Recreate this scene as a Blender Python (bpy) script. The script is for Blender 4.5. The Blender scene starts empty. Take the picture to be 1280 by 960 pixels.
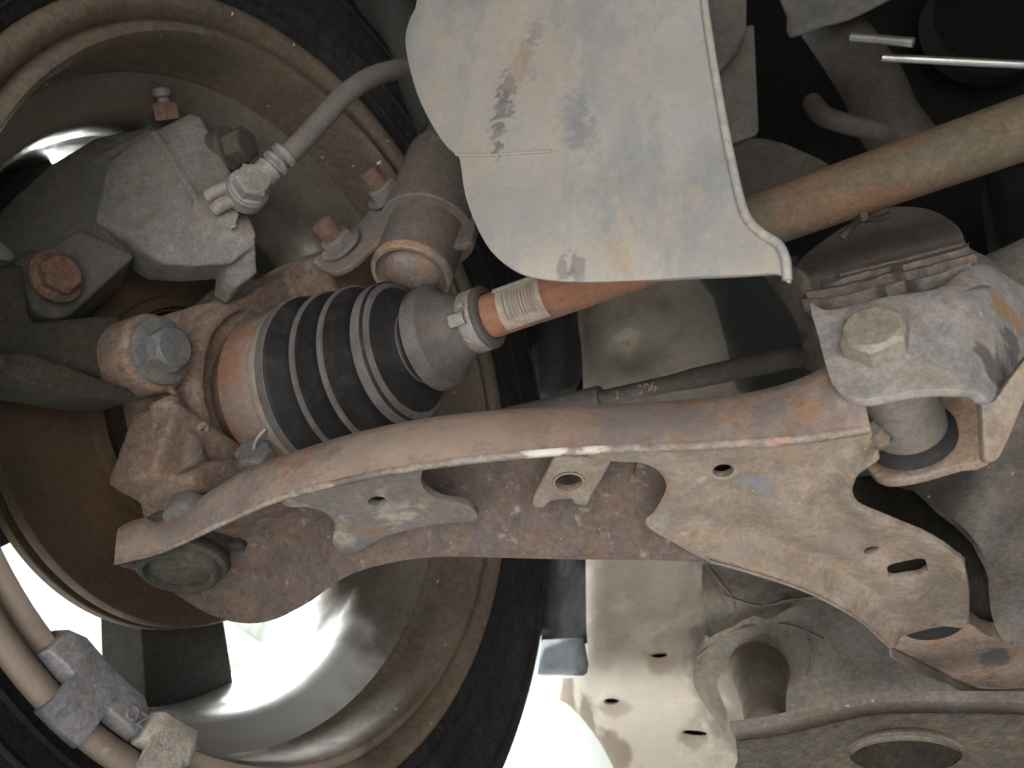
import bpy, bmesh, math, random
from mathutils import Vector as V, Matrix
from mathutils import geometry as geo, noise
random.seed(7)
scene = bpy.context.scene
# ------------------------------------------------------------------ camera
# world: X = inboard along the wheel axle, Y = rearward, Z = up; wheel inner lip centre at the origin
FPX = 1050.0
RX = V((0.8778, -0.2009, -0.4349)); RY = V((0.4558, 0.6297, 0.6291)); RZ = V((0.1474, -0.7504, 0.6443))
CAM = V((0.2866, -0.2350, -0.2740))
cd = bpy.data.cameras.new('camera'); cam = bpy.data.objects.new('camera', cd)
scene.collection.objects.link(cam)
def c2w(v): return V((RX.dot(v), RY.dot(v), RZ.dot(v)))
right, upv, back = c2w(V((1, 0, 0))), c2w(V((0, -1, 0))), c2w(V((0, 0, -1)))
cam.matrix_world = Matrix(((right.x, upv.x, back.x, CAM.x), (right.y, upv.y, back.y, CAM.y),
                           (right.z, upv.z, back.z, CAM.z), (0, 0, 0, 1)))
cd.sensor_width = 36; cd.lens = FPX / 1280 * 36; cd.clip_start = 0.01; cd.clip_end = 100
cd.dof.use_dof = True; cd.dof.focus_distance = 0.36; cd.dof.aperture_fstop = 16
scene.camera = cam
# ------------------------------------------------------------------ light
w = bpy.data.worlds.new('World'); scene.world = w; w.use_nodes = True
w.node_tree.nodes['Background'].inputs[0].default_value = (0.80, 0.9, 1.0, 1)
w.node_tree.nodes['Background'].inputs[1].default_value = 0.03
def area(name, loc, target, sx, sy, power, col):
    l = bpy.data.lights.new(name, 'AREA'); l.shape = 'RECTANGLE'; l.size = sx; l.size_y = sy
    l.energy = power; l.color = col
    o = bpy.data.objects.new(name, l); scene.collection.objects.link(o)
    o.location = loc; o.rotation_euler = (V(target) - V(loc)).to_track_quat('-Z', 'Y').to_euler()
    return o
area('workshop_and_fill_lamp', (0.62, -0.80, -0.66), (0.12, 0, -0.05), 1.2, 0.9, 16, (1.0, 0.965, 0.92))
area('workshop_and_fill_lamp', (0.02, -0.35, -1.10), (0.10, 0.25, 0), 0.9, 0.7, 7, (1.0, 0.97, 0.93))
area('workshop_and_fill_lamp', (0.35, 0.55, -0.95), (0.2, 0.3, -0.05), 0.7, 0.5, 3.0, (1.0, 0.97, 0.93))  # added unseen fill from rear below, lifts the floor pan
area('outside_fill_light', (-0.85, 0.10, 0.75), (-0.06, 0.12, -0.12), 0.7, 0.5, 45, (0.97, 1.0, 0.98))  # added light through the spokes, stands for outside daylight on the lower barrel
area('wall_fill_light', (-0.75, 0.6, 1.6), (-1.35, 0.8, 0.4), 0.5, 2.4, 36, (0.97, 1.0, 0.96))  # this and the next two: added unseen lights that turn the wall white
area('wall_fill_light', (-1.15, 0.7, -0.9), (-1.64, 0.9, 0.2), 0.4, 2.6, 18, (0.97, 1.0, 0.96))
area('wall_fill_light', (-0.85, 3.2, -0.6), (-1.62, 3.3, 1.0), 0.6, 2.6, 170, (0.97, 1.0, 0.96))
scene.view_settings.view_transform = 'Standard'; scene.view_settings.look = 'None'
scene.view_settings.exposure = 0.0; scene.view_settings.gamma = 1.0
scene.view_settings.use_curve_mapping = False
# ------------------------------------------------------------------ unprojection: a direction of sight met with a real surface
def ray(px, py): return c2w(V(((px - 640) / FPX, (py - 480) / FPX, 1)))
def D(px, py, d): return CAM + ray(px, py) * d
def PL(px, py, p0, n):
    r = ray(px, py); return CAM + r * ((V(p0) - CAM).dot(V(n)) / r.dot(V(n)))
def ONX(px, py, x): return PL(px, py, (x, 0, 0), (1, 0, 0))
def ONY(px, py, y): return PL(px, py, (0, y, 0), (0, 1, 0))
def S(px, py, h=0.0): return PL(px, py, (0, 0, -0.125 + h), (-0.11, 0, 1))   # underside of the control arm
# ------------------------------------------------------------------ mesh helpers: (verts, faces)
def crv(pts, n=6, closed=False):
    out = []; N = len(pts); P = [V(p) for p in pts]
    for i in range(N if closed else N - 1):
        p0 = P[(i - 1) % N] if closed or i > 0 else P[0]
        p1, p2 = P[i], P[(i + 1) % N]
        p3 = P[(i + 2) % N] if closed or i + 2 < N else P[-1]
        for k in range(n):
            t = k / n
            out.append(0.5 * ((2 * p1) + (-p0 + p2) * t + (2 * p0 - 5 * p1 + 4 * p2 - p3) * t * t + (-p0 + 3 * p1 - 3 * p2 + p3) * t ** 3))
    if not closed: out.append(P[-1])
    return out
def frame(ax):
    ax = V(ax).normalized(); h = V((0, 0, 1)) if abs(ax.z) < 0.9 else V((1, 0, 0))
    e1 = ax.cross(h).normalized(); return ax, e1, ax.cross(e1).normalized()
def lathe(prof, o=(0, 0, 0), ax=(1, 0, 0), seg=48, a0=0, a1=None, phase=0):
    ax, e1, e2 = frame(ax); o = V(o); full = a1 is None
    if full: a1 = a0 + 2 * math.pi
    vs = []; fs = []; cols = seg if full else seg + 1
    for t, r in prof:
        for k in range(cols):
            a = a0 + (a1 - a0) * k / seg + phase
            vs.append(o + ax * t + (e1 * math.cos(a) + e2 * math.sin(a)) * r)
    for i in range(len(prof) - 1):
        for k in range(seg):
            k2 = (k + 1) % cols
            fs.append((i * cols + k, i * cols + k2, (i + 1) * cols + k2, (i + 1) * cols + k))
    if full:
        if prof[0][1] > 1e-6 and prof[0] != prof[-1]: fs.append(tuple(range(cols))[::-1])
        if prof[-1][1] > 1e-6 and prof[0] != prof[-1]: fs.append(tuple((len(prof) - 1) * cols + k for k in range(cols)))
    return vs, fs
def ring(prof, **k): return lathe(list(prof) + [prof[0]], **k)
def cyl(o, ax, r, h, seg=32, ch=0.0008):
    return lathe([(0, r - ch), (ch, r), (h - ch, r), (h, r - ch)], o, ax, seg)
def tube(pts, rad, seg=14, sub=6, cap=True):
    P = crv(pts, sub) if sub > 1 else [V(p) for p in pts]
    n = len(P); R = rad if callable(rad) else (lambda t: rad)
    vs = []; fs = []; e1 = None
    for i, p in enumerate(P):
        t = (P[min(i + 1, n - 1)] - P[max(i - 1, 0)]).normalized()
        if e1 is None: _, e1, _ = frame(t)
        e1 = (e1 - t * e1.dot(t)).normalized(); e2 = t.cross(e1); r = R(i / (n - 1))
        for k in range(seg):
            a = 2 * math.pi * k / seg; vs.append(p + (e1 * math.cos(a) + e2 * math.sin(a)) * r)
    for i in range(n - 1):
        for k in range(seg):
            k2 = (k + 1) % seg; fs.append((i * seg + k, i * seg + k2, (i + 1) * seg + k2, (i + 1) * seg + k))
    if cap: fs.append(tuple(range(seg))[::-1]); fs.append(tuple((n - 1) * seg + k for k in range(seg)))
    return vs, fs
def loft(rows, closed=False):
    m = len(rows[0]); vs = [v for r in rows for v in r]; fs = []
    for i in range(len(rows) - 1):
        for k in range(m if closed else m - 1):
            k2 = (k + 1) % m; fs.append((i * m + k, i * m + k2, (i + 1) * m + k2, (i + 1) * m + k))
    return vs, fs
def hull(pts):
    bm = bmesh.new()
    for p in pts: bm.verts.new(p)
    r = bmesh.ops.convex_hull(bm, input=bm.verts)
    bmesh.ops.delete(bm, geom=list({v for v in r['geom_interior'] if isinstance(v, bmesh.types.BMVert)}), context='VERTS')
    bm.verts.index_update(); bm.verts.ensure_lookup_table()
    vs = [v.co.copy() for v in bm.verts]; fs = [tuple(v.index for v in f.verts) for f in bm.faces]; bm.free()
    return vs, fs
def hp(poly, x0, x1): return hull([ONX(px, py, x0) for px, py in poly] + [ONX(px, py, x0) + V((x1 - x0, 0, 0)) for px, py in poly])
def hd(pts, back):        # convex casting lump: front corners at their own distances, carried back by a world vector
    f = [D(*p) for p in pts]; return hull(f + [p + V(back) for p in f])
def box(o, sx, sy, sz, ax=None):
    vs = []; X, Y, Z = ax or (V((1, 0, 0)), V((0, 1, 0)), V((0, 0, 1)))
    for i in (-1, 1):
        for j in (-1, 1):
            for k in (-1, 1): vs.append(V(o) + X * (i * sx / 2) + Y * (j * sy / 2) + Z * (k * sz / 2))
    return hull(vs)
def join(*ms):
    vs = []; fs = []
    for v, f in ms:
        n = len(vs); vs += list(v); fs += [tuple(i + n for i in q) for q in f]
    return vs, fs
def inside(p, poly):
    x, y = p; c = False; j = len(poly) - 1
    for i in range(len(poly)):
        xi, yi = poly[i][0], poly[i][1]; xj, yj = poly[j][0], poly[j][1]
        if (yi > y) != (yj > y) and x < (xj - xi) * (y - yi) / (yj - yi) + xi: c = not c
        j = i
    return c
def ell(cx, cy, rx, ry, rot=0, n=20, p=1.0):
    out = []
    for k in range(n):
        a = 2 * math.pi * k / n; ca, sa = math.cos(a), math.sin(a)
        x = rx * math.copysign(abs(ca) ** p, ca); y = ry * math.copysign(abs(sa) ** p, sa)
        out.append((cx + x * math.cos(rot) - y * math.sin(rot), cy + x * math.sin(rot) + y * math.cos(rot)))
    return out
def sheet(outline, mp, holes=(), step=14, sm=4):
    out = [(p.x, p.y) for p in crv([V((a, b)) for a, b in outline], sm, True)] if sm > 1 else list(outline)
    loops = [out] + [list(h) for h in holes]
    pts = []; ed = []
    for L in loops:
        n0 = len(pts)
        for i, p in enumerate(L): pts.append(V(p)); ed.append((n0 + i, n0 + (i + 1) % len(L)))
    xs = [p[0] for p in out]; ys = [p[1] for p in out]
    x = min(xs) + step / 2; row = 0
    while x < max(xs):
        y = min(ys) + (step / 2 if row % 2 else step * 0.9); row += 1
        while y < max(ys):
            if inside((x, y), out) and not any(inside((x, y), h) for h in loops[1:]):
                if min((V((x, y)) - V(q)).length for L in loops for q in L) > step * 0.45: pts.append(V((x, y)))
            y += step
        x += step
    r = geo.delaunay_2d_cdt(pts, ed, [], 0, 1e-4)
    vs2, fs = r[0], r[2]; keep = []
    for f in fs:
        c = sum((vs2[i] for i in f), V((0, 0))) / len(f)
        if inside((c.x, c.y), out) and not any(inside((c.x, c.y), h) for h in loops[1:]): keep.append(tuple(f))
    vs = [mp(p.x, p.y) for p in vs2]; fl = []
    for f in keep:
        n = (vs[f[1]] - vs[f[0]]).cross(vs[f[2]] - vs[f[0]])
        fl.append(f if n.dot(CAM - vs[f[0]]) > 0 else f[::-1])
    used = sorted({i for f in fl for i in f}); m = {u: k for k, u in enumerate(used)}
    return [vs[i] for i in used], [tuple(m[i] for i in f) for f in fl]
def hexbolt(o, ax, af, h, fl=0.0, fh=0.0015, dome=0.001, phase=0.3):
    """hex head: af = corner radius; optional flange disc; chamfered top"""
    ms = []; o = V(o); axn = V(ax).normalized(); t0 = 0
    if fl: ms.append(lathe([(0, fl - 0.0003), (0.0003, fl), (fh, fl), (fh + 0.0006, fl * 0.9)], o, axn, 32)); t0 = fh
    ms.append(lathe([(t0, af), (h - 0.0014, af), (h - 0.0004, af * 0.88), (h - 0.0004, 0)], o, axn, 6, phase=phase))
    ms.append(lathe([(h - 0.0022, af * 0.86), (h - 0.0006, af * 0.85), (h + dome * 0.15, af * 0.79), (h + dome * 0.3, af * 0.6), (h + dome * 0.3, 0)], o, axn, 36))
    return join(*ms)
# ------------------------------------------------------------------ materials
MATS = {}
def lin(r, g, b): return tuple((c / 255 / 12.92 if c < 10 else ((c / 255 + 0.055) / 1.055) ** 2.4) for c in (r, g, b))
def mat(name, base, layers=(), rough=0.75, metal=0.0, bump=0.25, bscale=260, var=0.25, spec=0.35, chips=None, rvar=0.1, mid=0.0):
    """base colour + layers of (colour, noise scale, threshold, softness, strength, stretch xyz)"""
    m = bpy.data.materials.new(name); m.use_nodes = True; N = m.node_tree.nodes; L = m.node_tree.links
    bs = N['Principled BSDF']; tc = N.new('ShaderNodeTexCoord')
    bscale *= 4.0
    def nz(scale, detail=6, stretch=None, rough_=0.62, off=0.0, dist=0.0):
        n = N.new('ShaderNodeTexNoise'); n.inputs['Scale'].default_value = scale; n.inputs['Detail'].default_value = detail
        n.inputs['Roughness'].default_value = rough_; n.inputs['Distortion'].default_value = dist
        mp = N.new('ShaderNodeMapping'); L.new(tc.outputs['Object'], mp.inputs[0]); mp.inputs['Location'].default_value = (off, off * 1.7, off * 0.6)
        if stretch: mp.inputs['Scale'].default_value = stretch
        L.new(mp.outputs[0], n.inputs['Vector']); return n.outputs['Fac']
    def ramp(sock, a, b, lo=0.0, hi=1.0):
        r = N.new('ShaderNodeMapRange'); r.inputs[1].default_value = a; r.inputs[2].default_value = b
        r.inputs[3].default_value = lo; r.inputs[4].default_value = hi; r.interpolation_type = 'SMOOTHSTEP'; L.new(sock, r.inputs[0]); return r.outputs[0]
    def mix(a, b, f, mode='MIX'):
        x = N.new('ShaderNodeMix'); x.data_type = 'RGBA'; x.blend_type = mode
        for s, val in ((x.inputs[6], a), (x.inputs[7], b)):
            if isinstance(val, tuple): s.default_value = (*val, 1)
            else: L.new(val, s)
        if isinstance(f, float): x.inputs[0].default_value = f
        else: L.new(f, x.inputs[0])
        return x.outputs[2]
    col = tuple(base); first = True
    for i, ly in enumerate(layers):
        c, sc, th, soft, strg = ly[:5]; st = ly[5] if len(ly) > 5 else None
        f = ramp(nz(sc * 1.5, 10, st, 0.68, 3.1 * i + 1, 0.3), th - soft, th + soft, 0, strg)
        col = mix(col if not first else tuple(base), tuple(c), f); first = False
    if var:
        g = ramp(nz(bscale * 0.4, 8, None, 0.75, 9), 0.25, 0.75, 1 - 1.3 * var, 1 + 1.3 * var)
        cc = N.new('ShaderNodeCombineColor')
        for k in range(3): L.new(g, cc.inputs[k])
        col = mix(col, cc.outputs[0], 1.0, 'MULTIPLY')
        hv = min(var, 0.15); fh = ramp(nz(70, 6, None, 0.65, 31), 0.35, 0.65)
        col = mix(col, mix((1.0 + 0.35 * hv, 1.0, 1.0 - 0.5 * hv), (1.0 - 0.35 * hv, 1.0, 1.0 + 0.45 * hv), fh), 1.0, 'MULTIPLY')
        g2 = ramp(nz(210, 9, None, 0.72, 41), 0.3, 0.7, 1 - 0.8 * var, 1 + 0.8 * var)
        cc2 = N.new('ShaderNodeCombineColor')
        for k in range(3): L.new(g2, cc2.inputs[k])
        col = mix(col, cc2.outputs[0], 1.0, 'MULTIPLY')
    if chips:
        c, sc, th = chips; f = ramp(nz(sc * 1.7, 3, None, 0.5, 21), th - 0.01, th + 0.03); col = mix(col, tuple(c), f)
    if isinstance(col, tuple): bs.inputs['Base Color'].default_value = (*col, 1)
    else: L.new(col, bs.inputs['Base Color'])
    L.new(ramp(nz(60, 4, None, 0.6, 5), 0.3, 0.7, max(0.05, rough - rvar), min(1, rough + rvar)), bs.inputs['Roughness'])
    bs.inputs['Metallic'].default_value = metal; bs.inputs['Specular IOR Level'].default_value = spec
    if bump:
        b = N.new('ShaderNodeBump'); b.inputs['Strength'].default_value = bump; b.inputs['Distance'].default_value = 0.0012
        L.new(nz(bscale, 6, None, 0.65, 2), b.inputs['Height']); last = b.outputs[0]
        if mid:
            b2 = N.new('ShaderNodeBump'); b2.inputs['Strength'].default_value = mid; b2.inputs['Distance'].default_value = 0.003
            L.new(nz(150, 5, None, 0.6, 7), b2.inputs['Height']); L.new(last, b2.inputs['Normal']); last = b2.outputs[0]
        L.new(last, bs.inputs['Normal'])
    MATS[name] = m; return m
RUST = (0.21, 0.098, 0.05); ORANGE = (0.33, 0.155, 0.07); DUST = (0.44, 0.375, 0.305); GREYM = (0.205, 0.182, 0.175)
mat('arm_steel', (0.268, 0.21, 0.174), [((0.17, 0.143, 0.14), 16, 0.54, 0.09, 0.8), ((0.33, 0.25, 0.20), 34, 0.56, 0.10, 0.7), (ORANGE, 24, 0.60, 0.07, 0.6), (RUST, 70, 0.60, 0.07, 0.55)],
    0.74, 0.05, 0.30, 300, 0.14, 0.3, ((0.6, 0.55, 0.48), 420, 0.745), mid=0.12)
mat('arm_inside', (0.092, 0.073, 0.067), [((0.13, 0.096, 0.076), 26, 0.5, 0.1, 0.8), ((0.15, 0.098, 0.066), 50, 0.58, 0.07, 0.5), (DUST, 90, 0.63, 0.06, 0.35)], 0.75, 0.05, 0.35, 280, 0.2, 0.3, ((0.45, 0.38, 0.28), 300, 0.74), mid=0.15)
mat('arm_plate', (0.235, 0.188, 0.145), [((0.165, 0.14, 0.12), 22, 0.52, 0.1, 0.7), ((0.33, 0.285, 0.235), 26, 0.54, 0.12, 0.6), (RUST, 60, 0.66, 0.05, 0.35)], 0.78, 0.0, 0.4, 300, 0.16, 0.3, ((0.5, 0.45, 0.38), 300, 0.74), mid=0.2)
mat('arm_plate_grey', (0.135, 0.118, 0.108), [(DUST, 28, 0.58, 0.07, 0.4), (RUST, 50, 0.62, 0.06, 0.3)], 0.72, 0.05, 0.3, 300, 0.16, 0.35, ((0.5, 0.42, 0.3), 150, 0.745), mid=0.12)
mat('worn_edge', (0.25, 0.21, 0.176), [((0.40, 0.365, 0.325), 55, 0.60, 0.06, 0.7), ((0.19, 0.16, 0.14), 40, 0.54, 0.07, 0.7), (RUST, 70, 0.62, 0.06, 0.5)], 0.65, 0.05, 0.4, 300, 0.25, mid=0.3)
mat('shaft_rust', (0.36, 0.18, 0.115), [((0.36, 0.20, 0.13), 40, 0.55, 0.1, 0.7), ((0.38, 0.31, 0.28), 55, 0.67, 0.05, 0.55), ((0.21, 0.11, 0.075), 30, 0.58, 0.08, 0.6)], 0.82, 0, 0.3, 400, 0.15, 0.25, ((0.55, 0.45, 0.4), 420, 0.74))
mat('shaft_tube', (0.085, 0.070, 0.046), [((0.105, 0.086, 0.058), 24, 0.52, 0.1, 0.6), ((0.17, 0.085, 0.05), 30, 0.55, 0.09, 0.6, (0.4, 1, 1))], 0.78, 0.0, 0.3, 350, 0.18, 0.3, ((0.5, 0.45, 0.38), 420, 0.75))
mat('cv_housing', (0.25, 0.182, 0.147), [((0.30, 0.145, 0.085), 38, 0.53, 0.08, 0.8), ((0.235, 0.225, 0.22), 45, 0.57, 0.06, 0.7), (DUST, 60, 0.63, 0.07, 0.4)], 0.72, 0.05, 0.3, 320, 0.15)
mat('boot_band', (0.25, 0.215, 0.185), [((0.31, 0.265, 0.22), 40, 0.5, 0.1, 0.5), (RUST, 60, 0.63, 0.05, 0.35)], 0.65, 0.1, 0.2, 300, 0.15)
mat('boot_rubber', (0.10, 0.09, 0.087), [((0.15, 0.133, 0.127), 40, 0.50, 0.12, 0.7)], 0.72, 0, 0.10, 500, 0.12, 0.25, ((0.4, 0.37, 0.33), 380, 0.76))
mat('boot_black', (0.017, 0.017, 0.018), [((0.055, 0.05, 0.046), 45, 0.58, 0.12, 0.55)], 0.6, 0, 0.08, 500, 0.12, 0.25, ((0.3, 0.28, 0.25), 330, 0.77))
mat('fitting_steel', (0.20, 0.185, 0.17), [((0.28, 0.26, 0.235), 70, 0.54, 0.08, 0.7), ((0.12, 0.105, 0.095), 60, 0.6, 0.07, 0.6)], 0.6, 0.1, 0.3, 400, 0.18)
mat('clamp_steel', (0.34, 0.30, 0.265), [((0.23, 0.19, 0.165), 70, 0.55, 0.08, 0.7), ((0.52, 0.45, 0.38), 90, 0.65, 0.04, 0.6)], 0.6, 0.15, 0.25, 400, 0.15)
mat('cast_iron', (0.20, 0.19, 0.176), [((0.30, 0.285, 0.265), 26, 0.56, 0.1, 0.6), ((0.145, 0.138, 0.127), 22, 0.57, 0.1, 0.5), ((0.20, 0.155, 0.125), 50, 0.63, 0.06, 0.3)], 0.72, 0.05, 0.8, 450, 0.2, 0.35, ((0.5, 0.48, 0.45), 420, 0.73), mid=0.2)
mat('cast_iron_shaded', (0.115, 0.108, 0.097), [((0.18, 0.17, 0.155), 40, 0.60, 0.08, 0.5), ((0.095, 0.09, 0.08), 22, 0.52, 0.1, 0.6)], 0.7, 0.05, 0.7, 450, 0.18, 0.35, ((0.45, 0.43, 0.4), 420, 0.735), mid=0.2)  # darker copy of the cast iron; shading of the caliper's left side painted in
mat('cast_dark', (0.06, 0.056, 0.046), [((0.085, 0.073, 0.055), 28, 0.55, 0.1, 0.8)], 0.75, 0.05, 0.6, 350, 0.25, 0.3, mid=0.2)
mat('knuckle_iron', (0.23, 0.165, 0.127), [((0.155, 0.12, 0.097), 24, 0.5, 0.1, 0.75), ((0.30, 0.175, 0.115), 36, 0.60, 0.07, 0.6), ((0.33, 0.29, 0.26), 50, 0.61, 0.07, 0.6), ((0.10, 0.08, 0.065), 30, 0.63, 0.06, 0.5)], 0.76, 0.0, 0.5, 280, 0.25, 0.3, mid=0.22)
mat('strut_steel', (0.135, 0.116, 0.106), [((0.165, 0.135, 0.113), 30, 0.52, 0.1, 0.7), (RUST, 55, 0.62, 0.06, 0.4)], 0.7, 0.05, 0.25, 300, 0.16, mid=0.1)
mat('strut_cap', (0.225, 0.17, 0.14), [((0.21, 0.195, 0.2), 60, 0.55, 0.07, 0.7), (ORANGE, 70, 0.60, 0.07, 0.5)], 0.72, 0.05, 0.4, 300, 0.2, mid=0.2)
mat('rust_heavy', (0.155, 0.095, 0.07), [((0.22, 0.13, 0.09), 80, 0.55, 0.08, 0.7), ((0.09, 0.065, 0.055), 60, 0.58, 0.06, 0.6)], 0.85, 0, 0.6, 350, 0.3)
mat('rust_dusty', (0.29, 0.205, 0.15), [((0.26, 0.225, 0.19), 30, 0.5, 0.1, 0.7), ((0.33, 0.19, 0.115), 40, 0.58, 0.08, 0.6), ((0.13, 0.105, 0.085), 28, 0.6, 0.08, 0.5)], 0.8, 0, 0.45, 300, 0.22, mid=0.2)
mat('disc_rust', (0.09, 0.062, 0.04), [((0.115, 0.071, 0.04), 14, 0.5, 0.12, 0.7), ((0.095, 0.075, 0.056), 22, 0.56, 0.1, 0.6)], 0.72, 0.05, 0.25, 300, 0.16)
mat('bolt_steel', (0.16, 0.158, 0.155), [((0.22, 0.2, 0.18), 60, 0.55, 0.08, 0.7), (RUST, 80, 0.65, 0.05, 0.4)], 0.6, 0.15, 0.3, 350, 0.2, 0.4)
mat('bolt_dusty', (0.26, 0.23, 0.19), [((0.32, 0.275, 0.22), 60, 0.5, 0.1, 0.8), ((0.14, 0.135, 0.125), 50, 0.62, 0.07, 0.5)], 0.55, 0.2, 0.35, 300, 0.2, 0.45)
mat('shield_plastic', (0.268, 0.263, 0.253), [((0.325, 0.293, 0.248), 13, 0.52, 0.08, 0.7, (1, 1, 0.5)), ((0.215, 0.218, 0.22), 17, 0.55, 0.07, 0.75, (1.3, 1, 0.45)), ((0.30, 0.283, 0.258), 8, 0.52, 0.14, 0.6), ((0.335, 0.293, 0.235), 34, 0.62, 0.05, 0.5, (1.5, 1, 0.45))],
    0.65, 0, 0.12, 350, 0.06, 0.3)
mat('shield_edge', (0.30, 0.285, 0.262), [((0.40, 0.385, 0.355), 70, 0.55, 0.1, 0.7), ((0.32, 0.30, 0.27), 50, 0.6, 0.07, 0.5)], 0.6, 0, 0.15, 350, 0.1)
mat('panel_cream', (0.47, 0.42, 0.345), [((0.50, 0.455, 0.385), 6, 0.48, 0.1, 0.7), ((0.31, 0.255, 0.195), 12, 0.56, 0.09, 0.65), ((0.46, 0.38, 0.29), 9, 0.58, 0.08, 0.5)], 0.66, 0, 0.12, 200, 0.08, 0.3, ((0.15, 0.12, 0.10), 120, 0.77))
mat('floor_grey', (0.165, 0.148, 0.127), [((0.225, 0.195, 0.158), 9, 0.54, 0.1, 0.7), ((0.115, 0.108, 0.096), 12, 0.55, 0.1, 0.6), ((0.21, 0.16, 0.125), 22, 0.64, 0.06, 0.4)], 0.74, 0.0, 0.4, 200, 0.18, 0.3, ((0.42, 0.37, 0.3), 180, 0.74), mid=0.3)
mat('crossmember_grime', (0.125, 0.111, 0.097), [((0.18, 0.155, 0.13), 20, 0.55, 0.1, 0.7), ((0.085, 0.08, 0.072), 14, 0.52, 0.1, 0.6)], 0.72, 0.0, 0.4, 250, 0.18, 0.35, ((0.6, 0.55, 0.46), 90, 0.735), mid=0.25)
mat('subframe_steel', (0.155, 0.13, 0.113), [((0.20, 0.175, 0.155), 24, 0.5, 0.1, 0.7), ((0.125, 0.115, 0.11), 30, 0.60, 0.06, 0.6), (RUST, 38, 0.63, 0.06, 0.5)], 0.72, 0.05, 0.5, 280, 0.2, 0.32, ((0.55, 0.5, 0.42), 200, 0.735), mid=0.2)
mat('subframe_plate', (0.31, 0.285, 0.265), [((0.225, 0.21, 0.205), 24, 0.52, 0.09, 0.7), ((0.31, 0.275, 0.24), 30, 0.56, 0.08, 0.7), (RUST, 44, 0.65, 0.05, 0.4)], 0.64, 0.08, 0.4, 300, 0.18, 0.4, ((0.6, 0.57, 0.52), 130, 0.735), mid=0.08)
mat('bush_rubber', (0.022, 0.022, 0.023), [((0.10, 0.09, 0.078), 40, 0.6, 0.1, 0.5)], 0.75, 0, 0.2, 300, 0.2)
mat('bush_tube', (0.175, 0.158, 0.137), [((0.22, 0.195, 0.165), 26, 0.5, 0.1, 0.7), ((0.18, 0.155, 0.135), 40, 0.6, 0.07, 0.5)], 0.68, 0.08, 0.25, 300, 0.16, mid=0.1)
mat('rod_paint', (0.085, 0.073, 0.068), [((0.135, 0.118, 0.108), 20, 0.55, 0.1, 0.7)], 0.65, 0.05, 0.2, 300, 0.16)
mat('chalk_paint', (0.42, 0.33, 0.2), [((0.12, 0.10, 0.085), 300, 0.5, 0.05, 0.9)], 0.9, 0, 0.1, 300, 0.2)
mat('black_plastic', (0.012, 0.0122, 0.013), [((0.022, 0.021, 0.020), 14, 0.58, 0.1, 0.6)], 0.85, 0, 0.15, 200, 0.15, 0.08)
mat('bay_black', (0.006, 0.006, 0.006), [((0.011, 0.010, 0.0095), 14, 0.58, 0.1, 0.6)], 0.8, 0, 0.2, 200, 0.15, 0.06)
mat('blue_plastic', (0.19, 0.215, 0.24), [((0.26, 0.27, 0.28), 20, 0.5, 0.1, 0.6)], 0.6, 0, 0.1, 200, 0.1)
mat('green_plastic', (0.045, 0.047, 0.044), [((0.07, 0.071, 0.064), 12, 0.55, 0.1, 0.6)], 0.65, 0, 0.15, 200, 0.1)
mat('tyre_rubber', (0.021, 0.021, 0.022), [((0.042, 0.039, 0.037), 16, 0.57, 0.1, 0.6)], 0.85, 0, 0.5, 190, 0.2, 0.1, mid=0.5)
mat('hose_rubber', (0.10, 0.092, 0.086), [((0.135, 0.12, 0.11), 30, 0.5, 0.1, 0.7)], 0.78, 0, 0.25, 500, 0.12)
mat('rim_silver', (0.19, 0.165, 0.135), [((0.27, 0.255, 0.225), 9, 0.53, 0.12, 0.6), ((0.13, 0.10, 0.075), 16, 0.58, 0.09, 0.6)], 0.42, 0.35, 0.06, 200, 0.1, 0.45, ((0.05, 0.045, 0.04), 150, 0.74))
mat('spoke_back', (0.045, 0.043, 0.038), [((0.10, 0.09, 0.075), 20, 0.62, 0.06, 0.5)], 0.6, 0.1, 0.2, 250, 0.2, 0.3)
mat('rim_lip', (0.12, 0.096, 0.075), [((0.165, 0.13, 0.096), 16, 0.5, 0.12, 0.8), ((0.13, 0.095, 0.07), 22, 0.56, 0.09, 0.7), ((0.20, 0.125, 0.075), 30, 0.62, 0.07, 0.35)], 0.6, 0.15, 0.3, 200, 0.2, 0.4, ((0.62, 0.6, 0.56), 90, 0.72), mid=0.1)
mat('lead_grey', (0.19, 0.19, 0.205), [((0.26, 0.25, 0.25), 60, 0.52, 0.1, 0.7), ((0.10, 0.095, 0.10), 90, 0.6, 0.07, 0.7)], 0.6, 0.25, 0.25, 300, 0.2, 0.4, mid=0.3)
mat('lead_pale', (0.40, 0.37, 0.32), [((0.28, 0.27, 0.265), 50, 0.54, 0.08, 0.8), ((0.48, 0.42, 0.32), 60, 0.6, 0.07, 0.7)], 0.65, 0.15, 0.5, 300, 0.2, 0.4, mid=0.3)
mat('wall_white', (0.86, 0.88, 0.85), [((0.80, 0.82, 0.78), 2, 0.55, 0.1, 0.6)], 0.6, 0, 0, 40, 0.03)
mat('wing_paint', (0.55, 0.55, 0.53), [((0.45, 0.44, 0.42), 6, 0.55, 0.1, 0.5)], 0.35, 0.2, 0.05, 200, 0.05, 0.5)
mat('bay_metal', (0.042, 0.036, 0.03), [((0.06, 0.05, 0.042), 14, 0.52, 0.1, 0.8)], 0.75, 0.0, 0.3, 200, 0.2)
mat('bay_bracket', (0.085, 0.082, 0.074), [((0.12, 0.11, 0.095), 14, 0.5, 0.1, 0.7), ((0.05, 0.047, 0.043), 22, 0.6, 0.07, 0.5)], 0.7, 0.05, 0.2, 250, 0.15)
mat('bright_pipe', (0.42, 0.42, 0.40), [((0.25, 0.23, 0.2), 30, 0.6, 0.1, 0.6)], 0.4, 0.9, 0.05, 200, 0.05)
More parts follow.
